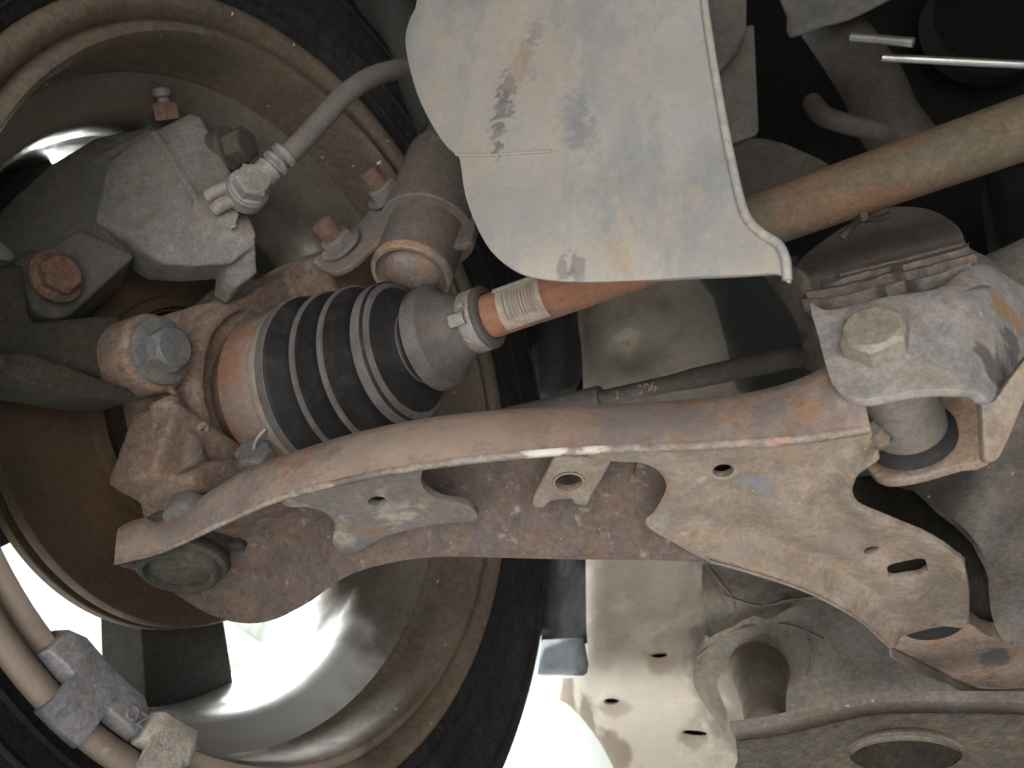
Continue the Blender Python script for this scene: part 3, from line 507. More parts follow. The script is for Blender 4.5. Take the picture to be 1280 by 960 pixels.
# ================================================================== drive shaft
def shaft():
    end = D(1280, 160, .317); c0 = V((0.018, 0.0, 0.003)); ax = (end - c0).normalized()
    q = D(650, 382, .41); ax = (end - q).normalized(); c1 = q - ax * ((q - V((0.03, 0, 0))).length)
    T = Thing('drive_shaft', 'rusty drive shaft with pleated black rubber boot', 'drive shaft', (0.1, 0, 0.01))
    T.add('joint_housing', lathe([(-0.055, 0.0), (-0.055, 0.030), (-0.030, 0.0405), (-0.028, 0.0430), (-0.0265, 0.0440), (-0.006, 0.0440), (-0.005, 0.0425), (0.004, 0.0425), (0.004, 0.0)], (0, 0, 0), (1, 0, 0), 72), 'cv_housing')
    T.add('boot_band', ring([(-0.0058, 0.0425), (-0.0058, 0.0448), (-0.0052, 0.0452), (0.0015, 0.0452), (0.002, 0.0448), (0.002, 0.0425)], seg=72), 'boot_band')
    # boot: rings carried from the joint axis to the shaft axis
    prof = [(0.0, 0.0440), (0.001, 0.0462), (0.006, 0.0465), (0.0075, 0.0455)]
    neck = (D(546, 412, .425) - V((0, 0, 0))).dot(ax)
    def valley(t, r): return [(t - 0.0018, r + 0.0012), (t, r), (t + 0.0018, r + 0.0012)]
    crests = [(0.0215, 0.0448), (0.0350, 0.0425), (0.0510, 0.0375), (0.0710, 0.0265)]
    vals = [(0.0145, 0.0270), (0.0285, 0.0255), (0.0430, 0.0235), (0.0620, 0.0190)]
    for (vt, vr), (ct, cr) in zip(vals, crests):
        wd = 0.0010 if cr > 0.04 else (0.0026 if cr > 0.03 else 0.0036)
        prof += [(vt - 0.0012, vr + 0.0008), (vt, vr), (vt + 0.0012, vr + 0.0008), (ct - wd - 0.0010, cr - 0.0012), (ct - wd, cr), (ct + wd, cr), (ct + wd + 0.0008, cr - 0.0012)]
    prof += [(0.076, 0.0222), (0.083, 0.0180), (0.088, 0.0155), (0.0905, 0.0150), (0.1005, 0.0150), (0.1015, 0.0146), (0.102, 0.0118)]
    seg = 72
    def axis_pt(t):
        # blend from the wheel axis to the shaft axis
        k = min(1, max(0, (t - 0.005) / 0.085)); k = k * k * (3 - 2 * k)
        a = V((t, 0, 0)); b = q + ax * ((t - q.x) / ax.x)
        return a.lerp(b, k), V((1, 0, 0)).lerp(ax, k).normalized()
    def circ(t, r):
        c, d = axis_pt(t); _, e1, e2 = frame(d)
        return [c + (e1 * math.cos(2 * math.pi * k / seg) + e2 * math.sin(2 * math.pi * k / seg)) * r for k in range(seg)]
    bt = T.add('boot', loft([circ(t, r) for t, r in prof], True), 'boot_black', smooth=75)
    # dusty rims of the pleats and the dusty cone
    T.add('pleat_rim', loft([circ(t, r) for t, r in [(-0.0005, 0.0440), (0.0006, 0.0466), (0.0055, 0.0469), (0.0064, 0.0460)]], True), 'boot_rubber', under=bt)
    for (ct, cr) in crests[:2]:
        T.add('pleat_rim', loft([circ(t, r) for t, r in [(ct - 0.0016, cr - 0.0012), (ct - 0.0010, cr + 0.0003), (ct + 0.0010, cr + 0.0003), (ct + 0.0017, cr - 0.0012)]], True), 'boot_rubber', under=bt)
    (ct, cr), w3 = crests[2], 0.0026
    T.add('pleat_rim', loft([circ(t, r) for t, r in [(ct - w3 - 0.0006, cr - 0.0008), (ct - w3, cr + 0.0003), (ct + w3 * 0.6, cr + 0.0003), (ct + w3 + 0.0009, cr - 0.0012), (0.0600, 0.0208), (0.0612, 0.0196)]], True), 'boot_rubber', under=bt, smooth=60)
    (ct, cr), w4 = crests[3], 0.0036
    T.add('pleat_rim', loft([circ(t, r) for t, r in [(ct - w4 - 0.0015, cr - 0.0022), (ct - w4, cr + 0.0003), (ct + w4, cr + 0.0003), (ct + w4 + 0.0008, cr - 0.0009), (0.0765, 0.0225), (0.083, 0.0183), (0.088, 0.0157), (0.0912, 0.0152)]], True), 'boot_rubber', under=bt, smooth=60)
    def on(t): return q + ax * ((t - q.x) / ax.x)
    # clamp with its ear
    cl = T.add('boot_clamp', ring([(0, 0.0145), (0, 0.0158), (0.0004, 0.0161), (0.0072, 0.0161), (0.0076, 0.0158), (0.0076, 0.0145)], o=on(0.0915), ax=ax, seg=56), 'clamp_steel')
    T.add('boot_lip', ring([(0.0080, 0.0118), (0.0080, 0.0158), (0.0090, 0.0162), (0.0105, 0.0160), (0.0112, 0.0150), (0.0112, 0.0118)], o=on(0.0915), ax=ax, seg=56), 'boot_rubber', under=cl)
    vw = (CAM - on(0.095)); vw = (vw - ax * vw.dot(ax)).normalized(); sd = ax.cross(vw).normalized()
    if sd.dot(upv) < 0: sd = -sd
    def sp(t, ang, r): return on(0.0915) + ax * t + (vw * math.cos(ang) + sd * math.sin(ang)) * r
    rows = [[sp(t, a, 0.0163 + h) for t in (-0.0028, -0.0022, 0.0052, 0.0058)] for a, h in ((0.02, 0.0), (0.04, 0.0022), (0.12, 0.0030), (0.25, 0.0030), (0.36, 0.0026), (0.44, 0.0010), (0.47, 0.0))]
    T.add('clamp_ear', loft(rows), 'clamp_steel', under=cl, solid=0.0008)
    T.add('clamp_hook', hull([sp(t, a, 0.0163 + h) for t in (0.003, 0.0062) for a in (0.50, 0.66) for h in (-0.0005, 0.0018)]), 'clamp_steel', under=cl, bevel=0.0003)
    T.add('clamp_hook', hull([sp(t, a, 0.0161 + h) for t, a in ((0.001, -0.32), (0.0035, -0.45), (0.0045, -0.62), (0.002, -0.52)) for h in (-0.0005, 0.0014)]), 'clamp_steel', under=cl, bevel=0.0003)
    # bars
    t1 = 0.1275
    T.add('shaft_bar', lathe([(0, 0.0), (0, 0.0112), (0.030, 0.0112), (0.0305, 0.01145), (0.155, 0.01145), (0.155, 0)], on(0.0985), ax, 48), 'shaft_rust', label='orange rusted end of the shaft')
    T.add('shaft_tube', lathe([(0, 0.0118), (0.0015, 0.01205), (0.36, 0.01205), (0.36, 0)], on(0.205), ax, 48), 'shaft_tube')
    # label wrapped on the bar
    r = 0.0116; nu, nv = 8, 16; vs = []; uv = []; fs = []
    for i in range(nu + 1):
        for j in range(nv + 1):
            u = i / nu; v = j / nv; vs.append(on(0.112) + ax * (u * 0.0235) + (vw * math.cos(-0.95 + 1.95 * v) + sd * math.sin(-0.95 + 1.95 * v)) * r); uv.append((u, v))
    for i in range(nu):
        for j in range(nv): fs.append((i * (nv + 1) + j, (i + 1) * (nv + 1) + j, (i + 1) * (nv + 1) + j + 1, i * (nv + 1) + j + 1))
    lb = T.add('barcode_label', (vs, fs), 'barcode_label', uvs=uv, label='faded white barcode label wrapped on shaft')
    T.add('label_edge', tube([on(0.1115) + ax * (0.0235 * u) + (vw * math.cos(1.02) + sd * math.sin(1.02)) * 0.0124 for u in (0, .03, 0.5, 0.97, 1)], lambda t: 0.0012 if 0.02 < t < 0.98 else 0.0006, seg=10, sub=4), 'clamp_steel', under=lb)
shaft()
# ================================================================== tie rod
def tierod():
    a = D(752, 498, .47); b = D(1020, 440, .42); ax = (b - a).normalized()
    T = Thing('tie_rod', 'thin dark steering tie rod with chalk marks behind the control arm', 'tie rod', a)
    L = (b - a).length
    T.add('rod', lathe([(-0.03, 0.0), (-0.03, 0.0046), (0.040, 0.0046), (0.052, 0.0056), (L + 0.03, 0.0060), (L + 0.03, 0)], a, ax, 28), 'rod_paint')
    T.add('rubber_sleeve', lathe([(-0.125, 0.0), (-0.125, 0.006), (-0.004, 0.0075), (-0.0015, 0.0078), (0, 0.0072), (0.0, 0.004), (0, 0)], a, ax, 28), 'boot_rubber')
    vw = CAM - (a + ax * 0.02); vw = (vw - ax * vw.dot(ax)).normalized(); sd = vw.cross(ax).normalized()
    if sd.dot(upv) < 0: sd = -sd
    for s, t, sz in (('306', 0.0225, 0.0075), ('2', 0.009, 0.0065), ('.', 0.0185, 0.008)):
        T.add('chalk_mark', text_mesh(s, sz, lambda c: a + ax * (t + c.x) + (vw * math.cos((c.y - 0.0022) / 0.0047) + sd * math.sin((c.y - 0.0022) / 0.0047)) * 0.00475), 'chalk_paint', smooth=0)
tierod()
# ================================================================== control arm
def arm():
    T = Thing('control_arm', 'rusty pressed steel suspension control arm with open underside', 'control arm', S(215, 720))
    st = [((148, 660), (143, 702), (150, 708)), ((178, 650), (196, 690), (188, 722)), ((215, 645), (245, 668), (262, 768)), ((262, 614), (300, 642), (322, 779)), ((310, 586), (350, 621), (378, 758)),
          ((370, 564), (405, 606), (432, 721)), ((440, 542), (470, 591), (490, 703)), ((520, 525), (545, 579), (550, 696)), ((600, 515), (620, 570), (620, 697)), ((700, 508), (700, 563), (700, 699)),
          ((790, 504), (780, 559), (780, 700)), ((880, 498), (870, 556), (860, 702)), ((950, 488), (940, 552), (930, 712)), ((1010, 469), (1005, 547), (1000, 735)), ((1062, 440), (1088, 535), (1062, 765))]
    A = crv([V(s[0]) for s in st], 5); B = crv([V(s[1]) for s in st], 5); Cc = crv([V(s[2]) for s in st], 5)
    fr = []; fl = []; n = len(A); lip = []
    for i in range(n):
        t = i / (n - 1); h = 0.021 + 0.009 * t
        if t < 0.1: h = 0.014 + 0.07 * t
        a = S(A[i].x, A[i].y, h); b = S(B[i].x, B[i].y, 0.0); c = S(Cc[i].x, Cc[i].y, 0.004)
        out = (b - c); out.z = 0; out = out.normalized() if out.length > 1e-4 else V((0, -1, 0))
        m = (a + b) / 2 + out * 0.0025
        bi = b - out * 0.0024
        wid = (c - b).length; kk = max(0.0, min(1.0, (i - 57) / 7)); hh = min(h * (0.72 - 0.30 * kk), wid * 0.62); dp = 0.013 * (1 - kk) * min(1, max(0, (i - 8) / 8))
        row = [b, b.lerp(m, .5) + out * 0.0008, m, m.lerp(a, .55) + out * 0.001, a, a - out * 0.004 + V((0, 0, 0.0035))]
        fr.append(row)
        f0 = b.lerp(a, hh / h) - out * 0.0045; inner = [bi, b.lerp(a, hh / h * 0.55) - out * 0.0036, f0]
        cr = [f0.lerp(c + V((0, 0, hh * 0.9)), k) + V((0, 0, dp * q_)) for k, q_ in ((0.25, 0.15), (0.5, 0.9))]
        c1 = c.lerp(f0, 0.30) + V((0, 0, hh * 0.42 + dp * 0.6)); c2 = c.lerp(f0, 0.13) + V((0, 0, hh * 0.12 + dp * 0.12))
        fl.append(inner + cr + [c1, c2, c, c + V((0, 0.002, 0.004))])
        fl[-1] = [p_ + V((0, 0, 0.009 * kk * (1 if q_ > 3 else 0))) for q_, p_ in enumerate(fl[-1])]
        lip.append((b, bi))
    T.add('front_flange', loft(fr), 'arm_steel', smooth=60)
    for x, y, r, c, st in ((1000, 485, 0.014, (0.30, 0.165, 0.085), 0.75), (1030, 470, 0.012, (0.28, 0.15, 0.08), 0.7), (918, 522, 0.008, (0.33, 0.20, 0.11), 0.7), (955, 530, 0.006, (0.33, 0.21, 0.12), 0.6), (850, 520, 0.016, (0.21, 0.18, 0.175), 0.7), (770, 530, 0.020, (0.215, 0.185, 0.18), 0.6), (960, 510, 0.010, (0.20, 0.175, 0.175), 0.7), (1050, 510, 0.010, (0.19, 0.165, 0.16), 0.7), (230, 660, 0.02, (0.20, 0.18, 0.18), 0.6), (720, 530, 0.010, (0.34, 0.215, 0.135), 0.5), (620, 540, 0.012, (0.36, 0.25, 0.18), 0.5), (820, 545, 0.008, (0.32, 0.19, 0.11), 0.5), (560, 545, 0.030, (0.36, 0.275, 0.225), 0.6), (480, 560, 0.03, (0.33, 0.26, 0.21), 0.5), (640, 540, 0.03, (0.34, 0.25, 0.195), 0.4)):
        spot('arm_steel', T.base, S(x, y, 0.012), r, c, st, 140)
    for x, y, r, c, st in ((690, 563, 0.007, (0.62, 0.58, 0.52), 0.9), (670, 565, 0.006, (0.62, 0.58, 0.52), 0.9), (735, 562, 0.006, (0.60, 0.56, 0.5), 0.8), (460, 594, 0.010, (0.12, 0.10, 0.09), 0.8), (430, 600, 0.008, (0.12, 0.10, 0.09), 0.8), (970, 551, 0.006, (0.42, 0.26, 0.22), 0.7)):
        spot('worn_edge', T.base, S(x, y, 0.0), r, c, st, 200)
    for x, y, r, c, st in ((955, 608, 0.007, (0.17, 0.18, 0.21), 0.9), (935, 606, 0.005, (0.18, 0.19, 0.22), 0.9), (880, 607, 0.004, (0.30, 0.31, 0.34), 0.8), (900, 606, 0.004, (0.25, 0.26, 0.29), 0.8), (985, 570, 0.008, (0.33, 0.22, 0.14), 0.5), (1185, 745, 0.003, (0.45, 0.27, 0.16), 0.8), (920, 690, 0.012, (0.20, 0.17, 0.15), 0.6), (1050, 690, 0.012, (0.23, 0.2, 0.18), 0.5)):
        spot('arm_plate', T.base, S(x, y, 0.004), r, c, st, 200)
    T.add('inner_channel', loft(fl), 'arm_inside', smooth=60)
    # worn bottom edge of the front flange: a rolled lip with its own thickness
    rows = []
    for i, (b, bi) in enumerate(lip):
        k = 0.75 + 0.5 * noise.noise(V((i * 0.3, 0, 0)))
        o = (b - bi).normalized(); m_ = (b + bi) / 2
        rows.append([b + o * 0.0004 + V((0, 0, 0.0008)), b + o * 0.0003 - V((0, 0, 0.0005)), m_ - V((0, 0, 0.0010 * k)), bi - o * 0.0002 - V((0, 0, 0.0005)), bi - o * 0.0003 + V((0, 0, 0.0012))])
    T.add('flange_edge', loft(rows), 'worn_edge', smooth=80, label='worn pale lower edge of the flange')
    # closing plates on the underside
    CUT = [(1098, 566), (1094, 578), (1068, 595), (1060, 615), (1070, 635), (1100, 649), (1150, 669), (1192, 693), (1206, 712), (1211, 745)]
    def right_map(x, y):
        d = 0.0
        e = math.hypot((x - 930) / 120, (y - 600) / 40); d += 0.0035 * max(0, 1 - e)
        d += 0.0022 * math.exp(-((x - 1050) ** 2 / 1600 + (y - 640) ** 2 / 2500))
        # rolled lower edge stands down
        E_ = ((800, 702), (850, 703), (890, 704), (930, 713), (1000, 736), (1060, 766), (1094, 792), (1112, 810), (1130, 830))
        yc = E_[-1][1]
        for (xa, ya), (xb, yb) in zip(E_[:-1], E_[1:]):
            if xa <= x <= xb: yc = ya + (yb - ya) * (x - xa) / (xb - xa); break
        e2 = max(0.0, yc - y)
        fx = min(1, max(0, (x - 870) / 50))
        if x < 1125: d -= 0.0060 * math.exp(-(e2 / 20) ** 2) * fx
        d += 0.0048 * math.exp(-((e2 - 52) / 17) ** 2) * min(1, max(0, (x - 850) / 80)) * max(0, min(1, (1130 - x) / 60))
        dc = 1e9
        for (xa, ya), (xb, yb) in zip(CUT[:-1], CUT[1:]):
            t_ = max(0, min(1, ((x - xa) * (xb - xa) + (y - ya) * (yb - ya)) / ((xb - xa) ** 2 + (yb - ya) ** 2)))
            dc = min(dc, math.hypot(x - xa - t_ * (xb - xa), y - ya - t_ * (yb - ya)))
        d -= 0.0050 * math.exp(-(dc / 13) ** 2); d += 0.0026 * math.exp(-((dc - 34) / 14) ** 2)
        d += 0.005 * math.exp(-(math.hypot((x - 800) / 1.0, (y - 612) / 1.1) / 42) ** 4)
        d += 0.0008 * noise.noise(V((x / 40, y / 40, 0)))
        # the far end dips over the rear bush
        return S(x, y, 0.0045 + d)
    T.add('underside_plate', sheet([(738, 571), (770, 577), (803, 579), (824, 590), (833, 609), (820, 636), (807, 650), (814, 662), (838, 676), (866, 692), (892, 704), (930, 713), (1000, 736), (1060, 766), (1094, 792), (1112, 810), (1122, 806), (1126, 797), (1150, 789), (1180, 783), (1208, 782), (1211, 740), (1204, 705), (1192, 692), (1150, 668), (1100, 648), (1068, 634), (1060, 615), (1068, 594), (1096, 577), (1098, 568), (1084, 556), (1088, 538), (1040, 545), (1000, 550), (940, 555), (860, 559), (780, 563), (740, 566)], right_map,
        holes=[ell(904, 588, 13, 8, -0.1), ell(1089, 688, 9.5, 4.5, -0.25), ell(1134, 711, 25, 10, -0.2, 28, 0.45)], step=11, sm=3), 'arm_plate', solid=0.0026, smooth=60, bevel=0.0005)
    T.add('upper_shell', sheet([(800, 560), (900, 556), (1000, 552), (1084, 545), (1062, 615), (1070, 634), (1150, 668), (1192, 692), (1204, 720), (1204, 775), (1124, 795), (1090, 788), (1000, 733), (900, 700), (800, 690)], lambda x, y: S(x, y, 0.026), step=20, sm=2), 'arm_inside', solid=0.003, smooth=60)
    ce = crv([V(p) for p in [(886, 701), (900, 705), (930, 713), (1000, 736), (1060, 766), (1094, 792), (1112, 810)]], 6)
    T.add('rear_flange', loft([[right_map(p.x, p.y - 3) - V((0, 0, 0.0006)), right_map(p.x, p.y - 1) + V((0, 0.0016, -0.0004)), right_map(p.x, p.y - 1) + V((0, 0.0024, 0.003)), right_map(p.x, p.y - 1) + V((0, 0.0024, 0.018))] for p in ce]), 'arm_plate', smooth=60)
    T.add('hole_collar', loft([[S(px, py, h) for px, py in ell(904, 588, rx, ry, -0.1, 24)] for rx, ry, h in ((24, 15, 0.0072), (18, 11.5, 0.0058), (13.2, 8.2, 0.0062), (12.5, 7.5, 0.011))], True), 'arm_plate', smooth=80)
    T.add('underside_plate', sheet([(352, 628), (368, 618), (405, 609), (450, 597), (500, 588), (527, 584), (526, 600), (533, 615), (552, 626), (582, 631), (596, 642), (592, 652), (560, 654), (520, 660), (480, 672), (445, 690), (424, 690), (416, 676), (419, 656), (408, 642), (385, 634), (364, 634)],
        lambda x, y: S(x, y, 0.0060 + 0.003 * math.exp(-((x - 520) ** 2 + (y - 640) ** 2) / 900)), holes=[ell(472, 627, 12, 6.5, -0.05)], step=10, sm=3), 'arm_plate_grey', solid=0.003, smooth=60, bevel=0.0006)
    # mounting tab with threaded hole
    tb = T.add('mounting_tab', sheet([(692, 574), (700, 571), (755, 574), (763, 580), (738, 622), (733, 632), (718, 630), (714, 624), (688, 627), (680, 635), (667, 633), (668, 620), (684, 590)],
        lambda x, y: S(x, y, 0.012), holes=[ell(711, 603, 20, 12.5, -0.08)], step=12, sm=2), 'arm_plate', solid=0.004, smooth=50, bevel=0.0008)
    T.add('threaded_sleeve', loft([[S(px, py, h) for px, py in ell(711, 603, rx, ry, -0.08, 24)] for rx, ry, h in ((20, 12.3, 0.0125), (17.5, 10.6, 0.0125), (17, 10.2, 0.0145), (16.5, 9.8, 0.022))], True), 'rust_dusty', under=tb)
    # ball joint
    o = S(222, 716, 0.004); dn = V((0.16, 0.05, -1)).normalized()
    bj = T.add('ball_joint', lathe([(-0.035, 0.010), (-0.022, 0.012), (-0.020, 0.0195), (-0.004, 0.0200), (-0.003, 0.0178), (0.0, 0.0172), (0.0012, 0.0158), (0.0012, 0.0142), (-0.001, 0.0132), (0.0006, 0.010), (0.002, 0.005), (0.0022, 0.0)], o, dn, 56), 'cast_dark', smooth=40)
    T.add('seal_ring', ring([(-0.0035, 0.0180), (-0.005, 0.0205), (-0.0065, 0.0210), (-0.008, 0.0205), (-0.0085, 0.0180)], o=o, ax=dn, seg=56), 'bush_rubber', under=bj)
    T.add('stud_boot', lathe([(0.0, 0.0080), (0.004, 0.0084), (0.010, 0.0078), (0.012, 0.0066), (0.0125, 0)], S(226, 652, 0.016), V((-0.1, 0.2, 1)), 32), 'bolt_steel', under=bj)
    T.add('hole_shade_disc', lathe([(-0.002, 0.0036), (0.0004, 0.0035), (0.0006, 0.0030), (0.0006, 0)], S(297, 683, 0.0108), V((0.11, 0, -1)), 24), 'bush_rubber')  # black disc painted in for the dark of an open hole, no real plug
    # front bush eye, longitudinal
    c = V((0.2765, 0, -0.0775)); c = PL(1128, 520, (0.2765, 0, 0), (1, 0, 0)); c.y = c.y
    c = D(1124, 500, .298); bx_ = V((0.02, 1, -0.12)).normalized()
    T.add('bush_eye', lathe([(-0.020, 0.009), (-0.020, 0.0128), (-0.019, 0.0134), (0.0140, 0.0134), (0.0152, 0.0126), (0.0152, 0.009)], c, bx_, 48), 'bush_tube')
    T.add('bush_rubber', lathe([(0.010, 0.008), (0.0150, 0.0125), (0.0156, 0.0152), (0.0166, 0.0160), (0.0195, 0.0160), (0.0205, 0.0150), (0.0205, 0.008)], c, bx_, 48), 'bush_rubber')
    T.add('weld_bead', tube([D(1082, 532, .296), D(1096, 545, .295), D(1104, 556, .295)], lambda t: 0.0035 + 0.0005 * math.sin(t * 20), sub=5), 'arm_plate')
arm()
# ================================================================== subframe mount on the right
def subframe():
    T = Thing('subframe', 'heavy steel subframe bracket with big hex bolt over the arm bush', 'subframe', ONY(1130, 560, 0.03))
    y0 = -0.013
    def fp(x, y):
        d = 0.0
        if x > 1190: d += 0.035 * ((x - 1190) / 90) ** 1.8
        if y < 385: d += 0.012 * ((385 - y) / 50) ** 2
        d -= 0.0002 * noise.noise(V((x / 28, y / 28, 3)))
        return ONY(x, y, y0 + d)
    T.add('bracket_cheek', sheet([(1012, 379), (1030, 387), (1060, 383), (1110, 370), (1170, 361), (1200, 340), (1232, 330), (1275, 355), (1310, 375), (1310, 415), (1282, 446), (1262, 472), (1242, 500), (1234, 500), (1226, 493), (1200, 488), (1175, 487), (1140, 489), (1105, 496), (1080, 500), (1058, 496), (1042, 482), (1033, 460), (1024, 425)], fp, step=11, sm=3), 'subframe_plate', solid=0.0036, smooth=60, bevel=0.0008)
    for x, y, r, c, st in ((1240, 455, 0.010, (0.07, 0.072, 0.076), 0.75), (1265, 430, 0.010, (0.075, 0.076, 0.08), 0.7), (1255, 385, 0.008, (0.30, 0.185, 0.07), 0.8), (1268, 400, 0.006, (0.32, 0.2, 0.08), 0.8), (1190, 352, 0.007, (0.26, 0.14, 0.07), 0.6)):
        spot('subframe_plate', T.base, fp(x, y), r, c, st, 150)
    bo = ONY(1096, 428, y0); ax = V((0.0, -1, 0.04)).normalized()
    T.add('mount_bolt', hexbolt(bo + V((0, 0.001, 0)), ax, 0.0114, 0.0088, 0.0, dome=0.0012, phase=0.32), 'bolt_dusty', bevel=0.0004, label='big dusty hex head bolt')
    # outer wall of the bracket and rear cheek
    T.add('bracket_wall', sheet([(1227, 492), (1236, 501), (1244, 500), (1264, 472), (1284, 446), (1312, 415), (1312, 445), (1285, 490), (1264, 540), (1250, 570), (1240, 577), (1231, 572), (1229, 530)], lambda x, y: PL(x, y, fp(1240, 498) + V((0, 0.001, 0)), (0.42, -0.76, -0.5)), step=10, sm=2), 'arm_plate', solid=0.0035, smooth=50, bevel=0.0008)
    T.add('rear_cheek', sheet([(1070, 560), (1085, 585), (1098, 597), (1120, 600), (1160, 592), (1200, 580), (1234, 572), (1232, 520), (1228, 488), (1170, 484), (1120, 500)], lambda x, y: ONY(x, y, 0.042), step=12, sm=2), 'rust_dusty', solid=0.0045, smooth=50, bevel=0.0008)
    # folded and welded layers above the cheek
    def fold(x, y):
        s = (y - 384 + (x - 1010) * 0.27)           # 0 on the lower seam, negative upward
        d = 0.020 + 0.0007 * -s
        for k, a in ((-12, 0.004), (-27, 0.0045), (-40, 0.003), (-62, 0.002)):
            d -= a * math.exp(-((s - k + 3 * noise.noise(V((x / 45, k, 0)))) / 5.0) ** 2)
        d += 0.0012 * noise.noise(V((x / 20, y / 20, 0)))
        if x > 1195: d += 0.02 * ((x - 1195) / 50) ** 2
        return ONY(x, y, -0.008 + d)
    T.add('welded_flange', sheet([(995, 352), (1000, 325), (1030, 300), (1060, 280), (1095, 262), (1130, 258), (1166, 263), (1198, 283), (1210, 308), (1240, 325), (1262, 352), (1220, 362), (1170, 368), (1110, 378), (1060, 392), (1025, 394), (1006, 382)], fold, step=8, sm=3), 'subframe_steel', solid=0.004, smooth=70, bevel=0.0006)
    for k, (pts, wd) in enumerate((([(1006, 386), (1050, 383), (1110, 369), (1170, 357), (1216, 340)], 12), ([(1010, 374), (1060, 366), (1110, 353), (1165, 342), (1222, 326)], 11), ([(1030, 361), (1085, 346), (1130, 337), (1185, 323), (1212, 314)], 10), ([(1050, 346), (1100, 334), (1160, 319), (1204, 307)], 9))):
        rows = []
        for p in crv([V(q) for q in pts], 8):
            wv = 2.6 * noise.noise(V((p.x / 22, k * 7, 0))); y1 = p.y + wv; d0 = 0.0052 - 0.0012 * k
            a_ = fold(p.x, y1 - wd); a_.y -= 0.0004; b_ = fold(p.x, y1); b_.y -= d0; c_ = fold(p.x, y1 + 1.5); c_.y += 0.001
            rows.append([a_, a_.lerp(b_, 0.7), b_, b_.lerp(c_, 0.3), c_])
        T.add('welded_layer', loft(rows), 'subframe_steel', smooth=50)
    T.add('side_flange', sheet([(940, 318), (985, 330), (1003, 345), (1012, 380), (1024, 425), (1030, 460), (1008, 462), (1001, 420), (985, 385), (960, 352)], lambda x, y: ONY(x, y, 0.018 + (1012 - x) * 0.0006), step=12, sm=2), 'subframe_steel', solid=0.004, smooth=60)
    def body(x, y):
        d = 0.004 * noise.noise(V((x / 60, y / 60, 2))) + 0.018 * max(0, (1240 - x) / 100) ** 2
        return ONY(x, y, 0.085 + d - 0.0 * y)
    T.add('crossmember', sheet([(1620, 250), (1640, 820), (1300, 806), (1268, 802), (1250, 795), (1240, 770), (1236, 740), (1232, 700), (1210, 665), (1180, 640), (1150, 615), (1110, 602), (1120, 560), (1180, 480), (1230, 320)], body, step=16, sm=3), 'crossmember_grime', solid=0.004, smooth=60, bevel=0.001)
    T.add('crossmember_web', sheet([(1060, 598), (1120, 598), (1170, 640), (1215, 680), (1240, 740), (1240, 800), (1205, 800), (1180, 700), (1120, 660), (1066, 620)], lambda x, y: ONY(x, y, 0.135 + 0.0003 * (x - 1060)), step=18, sm=2), 'cast_dark', solid=0.004, smooth=60)
    # rusty lower plate that carries the rear bush
    lp = T.add('bush_plate', sheet([(1112, 806), (1122, 796), (1150, 788), (1190, 782), (1213, 780), (1232, 794), (1262, 800), (1320, 800), (1460, 800), (1460, 858), (1320, 860), (1280, 860), (1216, 858), (1170, 836), (1126, 814)], lambda x, y: S(x, y, 0.0095), step=12, sm=2), 'rust_dusty', solid=0.008, smooth=50, bevel=0.0012)
    ep = crv([V(p) for p in [(1112, 806), (1126, 814), (1170, 836), (1216, 858), (1250, 861), (1280, 860), (1320, 860), (1460, 858)]], 5)
    T.add('plate_edge', loft([[S(p.x, p.y, 0.0098), S(p.x, p.y, 0.0098) + V((0, 0.0006, -0.0018)), S(p.x, p.y, 0.0098) + V((0, 0.0006, -0.0050)), S(p.x, p.y, 0.0098) + V((0, 0.0030, -0.0052))] for p in ep]), 'arm_plate', under=lp, solid=0.001, smooth=40)
    o = S(1166, 782, 0.0095); dn = V((0.11, 0, -1)).normalized()
    T.add('rear_bush', lathe([(-0.004, 0.0128), (0.0006, 0.0126), (0.0012, 0.0115), (0.0004, 0.006), (0.0004, 0)], o, dn, 40), 'bush_rubber', under=lp)
    spot('rust_dusty', T.base, S(1238, 824, 0.0095), 0.011, (0.10, 0.10, 0.105), 0.9, 90)
subframe()
